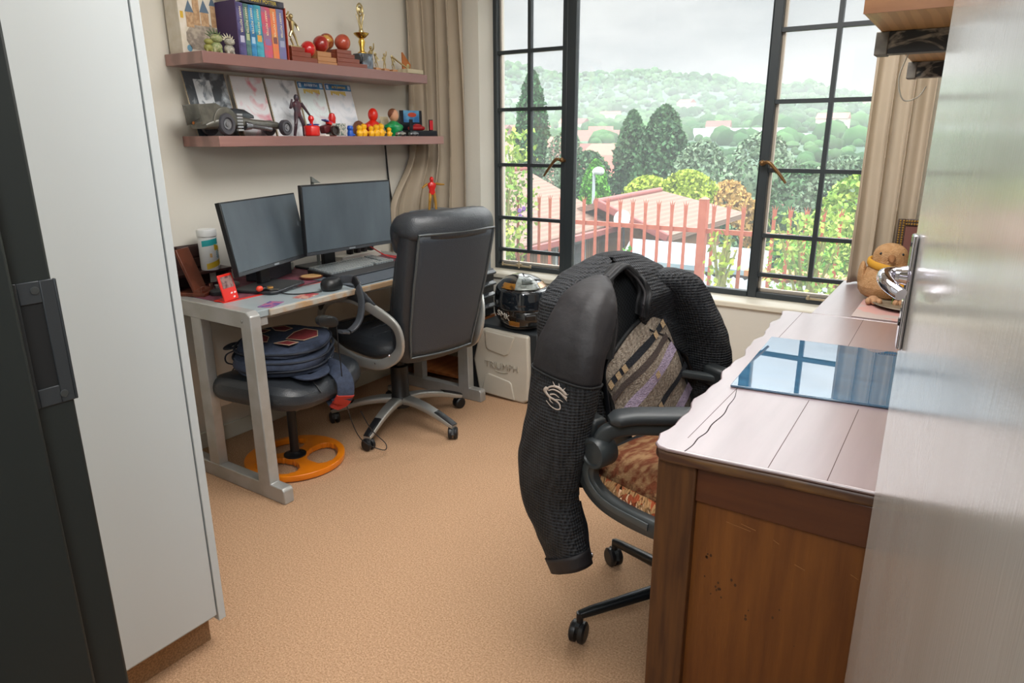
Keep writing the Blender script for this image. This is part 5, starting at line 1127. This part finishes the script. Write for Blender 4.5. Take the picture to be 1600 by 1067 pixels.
tag(obj('place_mat', B().box((-.305, 2.645, .7505), (.07, 2.965, .7545)), mat('mat_pale', '#b9aaa6', .4, 0, '#c99a94', 5, lo=.48, hi=.52), bevel=.001), 'pale patterned place mat under the dish on side table', 'mat')
tag(obj('dish', B().lathe([(.06, 0), (.10, .006), (.125, .014), (.123, .017), (.095, .010), (.001, .009)], (-.145, 2.88, .755), 36), mat('stone_dish', '#6d6253', .5, 0, '#8a7d6a', 20)), 'shallow grey brown dish in front of the plush bird', 'dish')
bd = thing('plush_bird', 'tan plush bird toy with feet sitting on the side table', 'plush toy', (-.24, 3.00, .757), R_(-80))
M_pl = mat('plush_tan', '#c09468', .95, 0, '#cca278', 60, bump=.9, bscale=260, spec=.1)
obj('body', B().loft([[(ox+u, v, z) for u, v in sell(a, b_, 2.1, 28)] for z, a, b_, ox in ((.0, .05, .055, 0), (.012, .085, .09, 0), (.05, .10, .105, 0), (.09, .09, .094, -.002), (.125, .068, .07, .0), (.145, .058, .06, .004), (.165, .06, .062, .008), (.19, .055, .057, .01), (.21, .035, .037, .01), (.217, .008, .008, .01))]), M_pl, bd, sub=1)
obj('beak', B().tube((.055, 0, .168), (.10, 0, .155), .016, .004), mat('beak_tan', '#8a5f3a', .8), bd)
for s in (-1, 1):
    obj('eye', B().ball((.050, s*.036, .18), .006, 10, 6), mat('eye_black', '#15100d', .2), bd)
    ft = B().ball((.105, s*.045, .010), .024, 12, 8, (1.2, .9, .75))
    for q in (-1, 0, 1): ft.ball((.135, s*.045+q*.018, .012), .014, 10, 8, (1.4, .8, .9))
    obj('foot', ft, mat('plush_foot', '#b78d6a', .95, bump=.6, bscale=200), bd)
    obj('wing', B().ball((-.01, s*.088, .085), .05, 16, 10, (.9, .3, 1.1)), M_pl, bd)
obj('yellow_scarf', B().sweep([(.006+.068*math.cos(a*PI/14), .07*math.sin(a*PI/14), .133+.012*math.cos(a*PI/14+2.2)) for a in range(28)], sell(.008, .014, 2.5, 10), closed=True), mat('scarf_yellow', '#c9942c', .8), bd)
sf_ = thing('sunflower', 'orange yellow artificial sunflower behind the door handle', 'flower', (-.198, 2.86, .7635), R_(-80))
pt_ = B(); Mx = Matrix.Translation((.0, 0, .065)) @ Matrix.Rotation(PI/2, 4, 'Y')
for k in range(16):
    a = k*PI/8; M2 = Mx @ Matrix.Rotation(a, 4, 'Z'); pt_.faces([M2 @ Vector(v) for v in ((.008, -.005, 0), (.024, -.008, .004), (.036, 0, .0), (.024, .008, .004), (.008, .005, 0))], [(0, 1, 2, 3, 4)])
obj('petals', pt_, mat('petal_yellow', '#eda514', .6), sf_, solid=.001)
obj('centre', B().lathe([(.013, -.002), (.013, .005), (.001, .008)], M=Mx, n=18), mat('flower_centre', '#a84a12', .8), sf_)
obj('stem', B().sweep([(0, 0, .06), (-.01, 0, .03), (-.01, 0, .0)], .0025), mat('stem_green', '#5a7a34', .7), sf_)
pc = thing('picture_frame', 'picture in gold beaded dark frame leaning behind plush bird', 'picture', (-.095, 3.20, .756), R_(-90+6))
Lp = Matrix.Rotation(-.1, 4, 'Y'); fw_, fh = .15, .29
fb_ = B()
for lo, hi in (((-.012, -fw_, 0), (.0, -fw_+.028, fh)), ((-.012, fw_-.028, 0), (.0, fw_, fh)), ((-.012, -fw_+.028, 0), (.0, fw_-.028, .028)), ((-.012, -fw_+.028, fh-.028), (.0, fw_-.028, fh))): fb_.box(lo, hi, Lp)
obj('frame', fb_, mat('frame_dark', '#3a2a22', .45), pc, bevel=.003)
bd_ = B()
for k in range(30):
    z = .008+(fh-.016)*k/29
    for y in (-fw_+.008, -fw_+.02, fw_-.008, fw_-.02): bd_.ball(Lp @ Vector((.001, y, z)), .0042, 6, 4)
for k in range(26):
    y = -fw_+.03+(2*fw_-.06)*k/25
    for z in (.008, .02, fh-.008, fh-.02): bd_.ball(Lp @ Vector((.001, y, z)), .0042, 6, 4)
o = obj('gold_beading', bd_, mat('bead_gold', '#a8823a', .35, .5), pc); o['kind'] = 'stuff'
obj('mount', B().box((-.01, -fw_+.028, .028), (-.004, fw_-.028, fh-.028), Lp), mat('mount_brown', '#6a4038', .6), pc)
obj('picture', B().box((-.004, -.055, .07), (-.003, .06, fh-.07), Lp), mat('picture_dark', '#4a3f30', .5, 0, '#8a7a5a', 20), pc)

# ================================================================ shelf on the right wall
M_pine = mat('pine', '#b3854f', .4, 0, '#c4975f', 5, 'wave', dist=5, detail=3, stretch=(2.4, .3, 2))
M_pined = mat('pine_edge', '#8a5a32', .45, 0, '#9a683c', 7, 'noise', .35, .65, (1, 5, 5))
rs = thing('wall_shelf', 'thick pine shelf on black brackets high beside the white door', 'shelf', (0, 0, 0))
obj('board', B().box((-.222, 1.503, 1.575), (XR-.002, 2.56, 1.602)), M_pine, rs, bevel=.002)
obj('end_edge', B().box((-.222, 1.499, 1.575), (XR-.002, 1.503, 1.602)), M_pined, rs)
M_chip = mat('chipped_paint', '#23262a', .45, 0, '#8d857a', 14, 'noise', .5, .62, (1, 1, 2.4), dist=1.5)
for y in (1.762, 2.50):
    bk2 = obj('bracket', B().box((-.215, y, 1.530), (XR-.002, y+.04, 1.575)), M_chip, rs, bevel=.002)
    obj('end_plate', B().box((-.230, y-.003, 1.528), (-.205, y+.043, 1.575)), mat('plate_grey', '#55534f', .5, .3, '#7a756e', 20), bk2, bevel=.002)
tag(obj('hanging_wire', B().sweep(catmull([(-.19, 2.05, 1.56), (-.205, 2.06, 1.50), (-.19, 2.07, 1.45), (-.16, 2.08, 1.455), (-.145, 2.09, 1.48)], 6), .0016), mat('wire_clear', '#b9b6a9', .3)), 'thin loop of wire hanging under the pine shelf', 'wire')
jr = B()
for lab, x, c in (('dark glass jar at left end of the pine shelf', -.165, '#3c4a52'), ('grey glass jar second along the pine shelf', -.075, '#59636a'), ('dark jar nearest the white door on pine shelf', .015, '#2c3338')):
    t = thing('glass_jar', lab, 'jar', (x, 1.58, 1.602)); m_ = mat('jar'+c[1:], c, .15, coat=.5)
    obj('body', B().lathe([(.036, 0), (.04, .006), (.04, .09), (.03, .105), (.03, .112), (.001, .112)], n=24), m_, t); obj('lid', B().lathe([(.033, .112), (.033, .128), (.001, .129)], n=24), M_steel, t)

# ================================================================ outside: fence, neighbours, trees, valley and hill
def gz(x, y): # ground height
    z = interp([3.7, 7, 14, 30, 60, 130, 350, 600, 900], [-1.3, -1.5, -3.0, -6, -9, -10.5, 0, 11, 12], y)
    if y > 600:
        xr = x/y*1200
        ridge = interp([-1000, -830, -760, -690, -600, -520, -407, -312, -245, -170, 100], [138, 141, 130, 110, 107, 108, 93, 76, 74, 56, 40], xr)
        t = min(1, (y-600)/600); z += (ridge-12)*(t*t*(3-2*t))+7*noise.noise((x*.012, y*.012, 2))*t+3*noise.noise((x*.05, y*.05, 7))*t
    return z
ys = [3.75]
while ys[-1] < 1235: ys.append(ys[-1]*1.06+.3)
def gfn(u, v):
    y = ys[int(round(v*(len(ys)-1)))]; x = y*(-1.05+1.35*u)+(2.5*u-4)*(1-min(1, y/40)); return (x, y, gz(x, y) if v < 1 else gz(x, y)-80)
gr = obj('terrain', B().grid(gfn, 90, len(ys)-1), mat('terrain_green', '#40564a', .95, 0, '#5f7360', .03, 'noise', .4, .62, detail=9, spec=.0), smooth=180); gr['kind'] = 'structure'

M_ter = mat('fence_terracotta', '#a8553f', .5, 0, '#b05f48', 12)
fn_ = thing('palisade_fence', 'terracotta steel palisade fence with spiked pales outside window', 'fence', (0, 6.0, 0))
x = -4.748; k = 0
while x < .6:
    if abs(x+1.96) > .07:
        pl = B(); w2 = .017
        pl.prism([(-w2, -.02), (w2, -.02), (w2*.8, .70), (w2*1.1, .80), (w2*1.5, .825), (w2*.35, .785), (0, .83), (-w2*.35, .785), (-w2*1.5, .825), (-w2*1.1, .80), (-w2*.8, .70)], -.003, .003, Matrix(((1, 0, 0, x), (0, 0, 1, -.02), (0, 1, 0, 0), (0, 0, 0, 1))))
        obj('pale', pl, M_ter, fn_)
    x += .1255
obj('rail', B().box((-5, 0, .558), (.8, .03, .598)), M_ter, fn_); obj('rail', B().box((-5, 0, -.10), (.8, .03, -.06)), M_ter, fn_)
pst = B().box((-1.995, -.03, -1.4), (-1.925, .04, .85)); pst.faces([(-2.0, -.035, .85), (-1.92, -.035, .85), (-1.92, .045, .85), (-2.0, .045, .85), (-1.96, .005, .875)], [(0, 1, 4), (1, 2, 4), (2, 3, 4), (3, 0, 4), (3, 2, 1, 0)])
obj('post', pst, M_ter, fn_)
M_cor = mat('corrugated_metal', '#7f8b92', .45, .2, '#8a979e', 4)
cp = []
nn = 160
for i in range(nn+1): xx_ = -2.6+3.6*i/nn; cp.append((xx_, .013*math.cos(2*PI*xx_/.076)))
cr_ = B().loft([[(a, 4.1, -.10+b_) for a, b_ in cp], [(a, 6.9, .015+b_) for a, b_ in cp]], closed=False, cap=False)
tag(obj('corrugated_roof', cr_, M_cor, solid=.002, smooth=60), 'grey corrugated metal roof just below the window behind fence pales', 'roof')
M_brk = mat('garden_brick', '#a5795a', .85, 0, '#7d5a44', 9, 'brick', .3, .6)
wl = thing('coping_wall', 'low brick wall with tiled coping behind the terracotta fence', 'wall', (0, 7.5, 0)); wl['kind'] = 'thing'
obj('brickwork', B().box((-1.9, 0, -1.6), (.9, .2, -.06)), M_brk, wl)
cpb = B()
for i in range(46): cpb.box((-1.95+.062*i, -.04, -.06), (-1.95+.062*i+.055, .24, .0))
obj('coping_tiles', cpb, mat('coping', '#b07a50', .8, rnd=.2), wl)

# neighbouring houses
M_rt = mat('roof_tiles', '#7d6456', .8, 0, '#6d564a', 6, 'bands', .1, .6); M_rp = mat('roof_verge', '#8a4c48', .7); M_bw = mat('house_brick', '#8f6a4c', .85, 0, '#7a583e', 5, 'brick', .3, .6)
def slab(b, pts, t=.12): # sloping roof plane with thickness
    n = len(pts); V = [Vector(p) for p in pts]+[Vector(p)-Vector((0, 0, t)) for p in pts]
    return b.faces(V, [tuple(range(n)), tuple(reversed(range(n, 2*n)))]+[(k, n+k, n+(k+1) % n, (k+1) % n) for k in range(n)])
hA = thing('neighbour_house', 'brick neighbour house with big tile roof left of the satellite dish', 'house', (0, 0, 0))
obj('wall', B().box((-10.4, 8.4, -4.2), (-6.3, 12.9, -.35)), M_bw, hA)
obj('gable', B().prism([(-10.4, -.35), (-6.3, -.35), (-8.3, .55)], 12.8, 12.9, Matrix(((1, 0, 0, 0), (0, 0, 1, 0), (0, 1, 0, 0), (0, 0, 0, 1)))), M_bw, hA)
obj('roof', slab(slab(B(), [(-5.93, 8.0, -.30), (-6.02, 13.1, -.30), (-8.3, 13.1, .72), (-8.3, 8.0, .72)]), [(-8.3, 8.0, .72), (-8.3, 13.1, .72), (-10.6, 13.1, -.3), (-10.6, 8.0, -.3)]), M_rt, hA)
obj('ridge_cap', B().tube((-8.3, 8.0, .72), (-8.3, 13.1, .72), .07), M_rp, hA); obj('gutter', B().box((-5.98, 8.0, -.43), (-5.88, 13.1, -.33)), M_rp, hA)
f_ = obj('window', B().box((-6.30, 10.9, -1.9), (-6.24, 12.1, -.5)), mat('white_frame', '#a9acac', .5), hA); obj('pane', B().box((-6.24, 10.98, -1.8), (-6.22, 12.02, -.58)), mat('dark_pane', '#3f4a50', .15), f_)
hB = thing('neighbour_house', 'neighbour house with pink verged tile roof behind the satellite dish', 'house', (0, 0, 0))
obj('wall', B().box((-7.9, 12.95, -4.2), (-5.0, 16.6, -.45)), M_bw, hB)
obj('gable', B().prism([(-7.9, -.45), (-5.0, -.45), (-6.35, .1)], 12.9, 13.0, Matrix(((1, 0, 0, 0), (0, 0, 1, 0), (0, 1, 0, 0), (0, 0, 0, 1)))), M_bw, hB)
obj('roof', slab(slab(slab(B(), [(-4.75, 12.5, -.42), (-4.68, 17.6, -.42), (-6.40, 16.2, .15), (-6.22, 12.5, .15)]), [(-6.22, 12.5, .15), (-6.40, 16.2, .15), (-8.1, 17.6, -.42), (-8.1, 12.5, -.42)]), [(-4.68, 17.6, -.42), (-8.1, 17.6, -.42), (-6.40, 16.2, .15)]), M_rt, hB)
obj('verge', B().sweep([(-6.22, 12.48, .13), (-4.72, 12.48, -.45)], sell(.05, .08, 4, 10)), M_rp, hB); obj('ridge_cap', B().tube((-6.22, 12.45, .15), (-6.40, 16.2, .15), .07), M_rp, hB)
sh_ = thing('carport', 'pale blue flat metal roofed carport below the pink verged roof', 'carport', (0, 0, 0))
obj('roof', slab(B(), [(-5.3, 12.1, -.45), (-4.95, 10.9, -.63), (-2.5, 10.9, -.63), (-2.7, 12.0, -.45)], .08), mat('metal_pale_blue', '#7d909b', .5, 0, '#87979f', 3), sh_)
obj('wall', B().box((-5.2, 11.7, -4), (-2.8, 11.9, -.7)), mat('dark_wall', '#4d3c38', .8), sh_)
ds = thing('satellite_dish', 'round white satellite dish in front of the tan gable roof', 'dish', (-5.55, 12.25, -.12))
obj('reflector', B().lathe([(.002, 0), (.10, .012), (.17, .045), (.168, .05), (.10, .018), (.001, .006)], M=Matrix.Rotation(R_(75), 4, 'X') @ Matrix.Rotation(R_(0), 4, 'Y')), mat('dish_white', '#c9ced0', .5), ds); obj('mast', B().tube((0, .02, 0), (0, .1, -.55), .02), M_steel, ds)
sl_ = thing('street_lamp', 'pale grey street lamp in front of the bright green tree', 'lamp', (-9.9, 19.6, 0))
obj('pole', B().tube((0, 0, -4.5), (0, 0, .30), .06, .045), mat('lamp_grey', '#a9b2b8', .5), sl_); obj('lamp_head', B().sweep(catmull([(0, 0, .30), (.06, -.02, .38), (.2, -.04, .40), (.34, -.05, .36)], 4), [.05, .05, .09, .09, .10, .11, .12, .12, .12, .12, .11, .1, .05]), mat('lamp_white', '#d5d9da', .5), sl_)

# vegetation
def leaves(b, cx_, cy_, z0, h, rx, shape, n, ls, rnd):
    for _ in range(n):
        t = rnd.random(); a = rnd.random()*2*PI; rr = math.sqrt(rnd.random())
        if shape == 'cone': R = (1-t)**.75*(.35+.65*min(1, t*6+.3)); rr = .55+.45*rr
        elif shape == 'column': R = math.sin(PI*min(1, (t*.93+.07)))**.55*(1-.25*t); rr = .5+.5*rr
        elif shape == 'round': R = math.sqrt(max(0, 1-(2*t-1)**2)); rr = .6+.4*rr
        else: R = .5+.5*rnd.random()
        lump = 1+.22*noise.noise((math.cos(a)*2.2+cx_, math.sin(a)*2.2, t*h/rx*1.6))
        p = Vector((cx_+math.cos(a)*rx*R*rr*lump, cy_+math.sin(a)*rx*R*rr*lump, z0+h*t))
        d = Vector((rnd.uniform(-1, 1), rnd.uniform(-1, 1), rnd.uniform(-.6, 1))).normalized(); e = d.orthogonal().normalized(); e = (Matrix.Rotation(rnd.random()*6.3, 3, d) @ e); f = d.cross(e); s = ls*rnd.uniform(.6, 1.3)
        b.faces([p-e*s*.5, p+f*s*.32, p+e*s*.5, p-f*s*.32], [(0, 1, 2, 3)])
    return b
LM = {'cypress': leaf_mat('leaf_cypress', '#2f5a34', '#3f7040'), 'dark': leaf_mat('leaf_dark', '#33583a', '#4d7048'), 'bright': leaf_mat('leaf_bright', '#4a8a2c', '#67a83a'), 'yellow': leaf_mat('leaf_yellow', '#8aa02f', '#a5b548'), 'shrub': leaf_mat('leaf_shrub', '#6f9a40', '#a8b855'), 'grey': leaf_mat('leaf_grey', '#5d7560', '#7a8f72'), 'autumn': leaf_mat('leaf_autumn', '#a8854a', '#b89a5c')}
M_bark = mat('bark', '#5a4636', .9)
def tree(name, label, x, y, ztop, h, rx, shape, n, ls, lm, seed, group=None):
    rnd = random.Random(seed); zt = ztop-h; t = thing(name, label, 'tree', (x, y, zt), 0, group)
    obj('crown', leaves(B(), 0, 0, h*.04, h*.96, rx, shape, n, ls, rnd), LM[lm], t, smooth=0)
    core = B().lathe([(rx*.30, h*.06), (rx*.55, h*.25), (rx*.5, h*.5), (rx*.25, h*.8), (.01, h*.93)], n=14) if shape in ('cone', 'column') else B().ball((0, 0, h*.5), rx*.55, 12, 8, (1, 1, h/(2*rx)))
    obj('inner_foliage', core, LM[lm], t, smooth=60)
    g0 = gz(x, y)-.3-zt; obj('trunk', B().tube((0, 0, min(g0, -.2)), (0, 0, h*.3), rx*.10+.03, rx*.06), M_bark, t)
    return t
tree('cypress_tree', 'tall dark cypress tree seen through the left window panes', -27.9, 45, 6.0, 9.5, 1.45, 'column', 5000, .34, 'cypress', 1)
tree('conifer_tree', 'broad dark conifer, taller of the pair beyond the fence', -15.7, 40, 3.15, 7.0, 1.9, 'column', 6000, .32, 'dark', 2)
tree('conifer_tree', 'slimmer dark conifer left beside the taller broad one', -18.6, 42, 3.0, 7.0, 1.35, 'column', 4200, .32, 'dark', 3)
tree('conifer_tree', 'low dark tree at the foot of the conifer pair', -19.6, 38, .6, 4.5, 1.5, 'round', 3200, .3, 'dark', 31)
tree('small_cypress', 'bright green cone shaped tree behind the street lamp', -11.3, 22.5, .62, 2.6, .62, 'column', 3600, .15, 'bright', 4)
for i, (x, y, zt_, h, rx, lab) in enumerate(((-10.35, 25, -.02, 2.0, .95, 'yellow green round tree left above the gable roof'), (-9.0, 25.5, .2, 2.2, 1.05, 'yellow green round tree right above the gable roof'))): tree('round_tree', lab, x, y, zt_, h, rx, 'round', 2600, .2, 'yellow', 20+i)
for i, (x, y, zt_, h, rx, lm, lab) in enumerate(((-11.0, 33, 1.2, 6, 1.7, 'grey', 'greyish green tree right of the tall conifer'), (-9.0, 36, 1.6, 6.5, 1.9, 'grey', 'greyish tree with highest crown near the fence post'), (-6.3, 33, .2, 5, 1.9, 'dark', 'dark tree above the fence post, left of right window frame'),
        (-8.2, 28, -.3, 3.8, 1.2, 'autumn', 'ochre leaved tree among the greyish trees'), (-4.6, 32, .6, 5, 1.8, 'grey', 'grey green tree beside the right window frame'), (-3.3, 27, .1, 4.4, 1.6, 'shrub', 'light green tree in left panes of right window'), (-1.6, 26, .45, 4.6, 1.7, 'shrub', 'light green tree behind right panes near curtain'), (-24.5, 44, 1.8, 6, 1.5, 'grey', 'grey green tree beside the tall cypress'), (-7.0, 22, -1.0, 3.2, 1.1, 'dark', 'dark leafy tree low behind the fence post'), (-4.0, 20, -1.2, 3, 1.2, 'dark', 'dark bush like tree low behind right fence pales'))): tree('garden_tree', lab, x, y, zt_, h, rx, 'round', 2800, .26, lm, 40+i)
M_fr2 = [mat('far_roof%d' % i, c, .8) for i, c in enumerate(('#8a5246', '#966758', '#774a42'))]; M_fw = mat('far_wall', '#bfb3a5', .8)
rnd = random.Random(5)
HP = [(-100, 405, 48), (-174, 352, 18)]
def far_house(x, y, w_, d_, h, m, lab, group='far houses in the valley'):
    HP.append((x, y, w_*.75))
    t = thing('distant_house', lab, 'house', (x, y, gz(x, y)), rnd.uniform(-.5, .5), group)
    obj('wall', B().box((-w_/2, -d_/2, -1), (w_/2, d_/2, h)), M_fw, t)
    obj('roof', B().prism([(-d_/2-.4, h), (d_/2+.4, h), (0, h+d_*.32)], -w_/2-.3, w_/2+.3, Matrix(((0, 0, 1, 0), (1, 0, 0, 0), (0, 1, 0, 0), (0, 0, 0, 1)))), m, t)
for i in range(34):
    y = rnd.choice([rnd.uniform(48, 110), rnd.uniform(110, 420), rnd.uniform(420, 900)]); x = y*rnd.uniform(-.93, -.06); s = 1 if y < 110 else 1.6
    far_house(x, y, rnd.uniform(8, 14)*s, rnd.uniform(6, 8)*s, rnd.uniform(2.6, 4)*s, M_fr2[i % 3], 'small far house with reddish roof among valley trees')
for x, y, lab in ((-30.5, 52, 'red roofed house just right of left window frame'), (-24.5, 47, 'pinkish roofed house behind the bright green tree'), (-33, 60, 'reddish roofed house below the tall cypress')): far_house(x, y, 11, 7, 3.4, M_fr2[0], lab, None)
rnd = random.Random(77); wd2 = B()
for _ in range(6500): # far woods on valley floor and hillside
    y = rnd.choice([rnd.uniform(60, 200), rnd.uniform(200, 600), rnd.uniform(600, 1225), rnd.uniform(600, 1225), rnd.uniform(600, 1225)]); x = y*rnd.uniform(-.95, .05); s = rnd.uniform(1.4, 3.2)*(1 if y < 300 else 1.7 if rnd.random() < .8 else 2.6)
    if any(abs(x-hx_) < hr_+s and abs(y-hy_) < hr_*.8+s for hx_, hy_, hr_ in HP): continue
    z = gz(x, y); wd2.ball((x, y, z+s*.3), s, 6, 4, (1, 1, rnd.uniform(.6, 1.1)))
o = tag(obj('distant_woods', wd2, mat('woods_green', '#2f4f2f', .95, 0, '#4a6a42', .02, rnd=.35, spec=0), smooth=60), 'distant woods covering the valley and hillside', 'woods'); o['kind'] = 'stuff'
M_wb = mat('white_building', '#c9ced2', .7); M_pb = mat('pink_building', '#b98a80', .7)
tag(obj('long_building', B().box((-140, 395, -3), (-55, 420, 3.5)).box((-140, 400, 3.5), (-92, 418, 6.5)), M_wb), 'long low white building far off in the valley', 'building')
tag(obj('pink_building', B().box((-186, 345, -3), (-163, 360, 5.5)).box((-180, 348, 5.5), (-170, 358, 7.5)), M_pb), 'pinkish building far off left of the dark conifers', 'building')
# flowering shrub outside the left sash, young shrub outside the right sash
def shrub(name, label, x, y, z0, h, rx, n, ls, lm, seed, flowers=None, big=None):
    rnd = random.Random(seed); t = thing(name, label, 'shrub', (x, y, z0)); st2 = B()
    obj('foliage', leaves(B(), 0, 0, h*.08, h*.92, rx, 'loose', n, ls, rnd), LM[lm], t, smooth=0)
    for k in range(9):
        a = rnd.random()*6.28; r = rx*rnd.uniform(.2, .75); st2.sweep(catmull([(0, 0, 0), (math.cos(a)*r*.4, math.sin(a)*r*.4, h*.4), (math.cos(a)*r, math.sin(a)*r, h*rnd.uniform(.7, .95))], 4), [.018]*4+[.01]*4+[.006])
    obj('stems', st2, mat('stem_pale', '#8f8f52', .8), t)
    if big: obj('broad_leaves', leaves(B(), big[0], big[1], big[2], big[3], big[4], 'loose', big[5], .14, rnd), LM['yellow'], t, smooth=0)
    if flowers:
        for k in range(flowers):
            a = rnd.random()*6.28; q = Vector((math.cos(a)*rx*.9, -abs(math.sin(a))*rx*.8, h*rnd.uniform(.25, 1)))
            fl = B()
            for j in range(5): fl.ball(q+Vector((.014*math.cos(j*1.257), -.005, .014*math.sin(j*1.257))), .012, 6, 4, (1, .4, 1))
            obj('flower', fl, mat('flower_purple', '#7a4a9a', .6), t)
    return t
shrub('flowering_shrub', 'light green shrub with purple flowers outside the left sash', -4.05, 5.72, -1.4, 2.85, .52, 5200, .062, 'shrub', 7, 22, (-.1, -.25, .6, 1.4, .35, 110))
shrub('garden_shrub', 'young yellow green shrub outside the right sash by the curtain', -.95, 5.45, -.05, .88, .40, 1300, .045, 'shrub', 9)
shrub('garden_shrub', 'small leafy sprig climbing the fence right of its post', -1.72, 5.85, -.02, .62, .16, 130, .06, 'yellow', 12)
shrub('garden_shrub', 'low bright green bush on the garden wall behind fence', -1.5, 8.4, -.5, .78, .5, 700, .08, 'bright', 13)
shrub('garden_shrub', 'thin sprig growing by the fence above the jacket collar', -2.62, 5.9, -.1, .5, .08, 40, .06, 'bright', 14)

# summer haze over the valley
hz_ = bpy.data.materials.new('valley_haze'); hz_.use_nodes = True; t_ = hz_.node_tree; t_.nodes.clear(); vs_ = t_.nodes.new('ShaderNodeVolumeScatter'); ho = t_.nodes.new('ShaderNodeOutputMaterial')
vs_.inputs['Color'].default_value = (.93, .97, 1, 1); vs_.inputs['Density'].default_value = .00042; vs_.inputs['Anisotropy'].default_value = .3; t_.links.new(vs_.outputs[0], ho.inputs['Volume'])
hzo = obj('valley_haze', B().box((-1500, 30, -60), (400, 1400, 60)), hz_, smooth=0); hzo['kind'] = 'stuff'; tag(hzo, 'pale haze hanging over the valley and hill', 'haze', None, 'stuff')
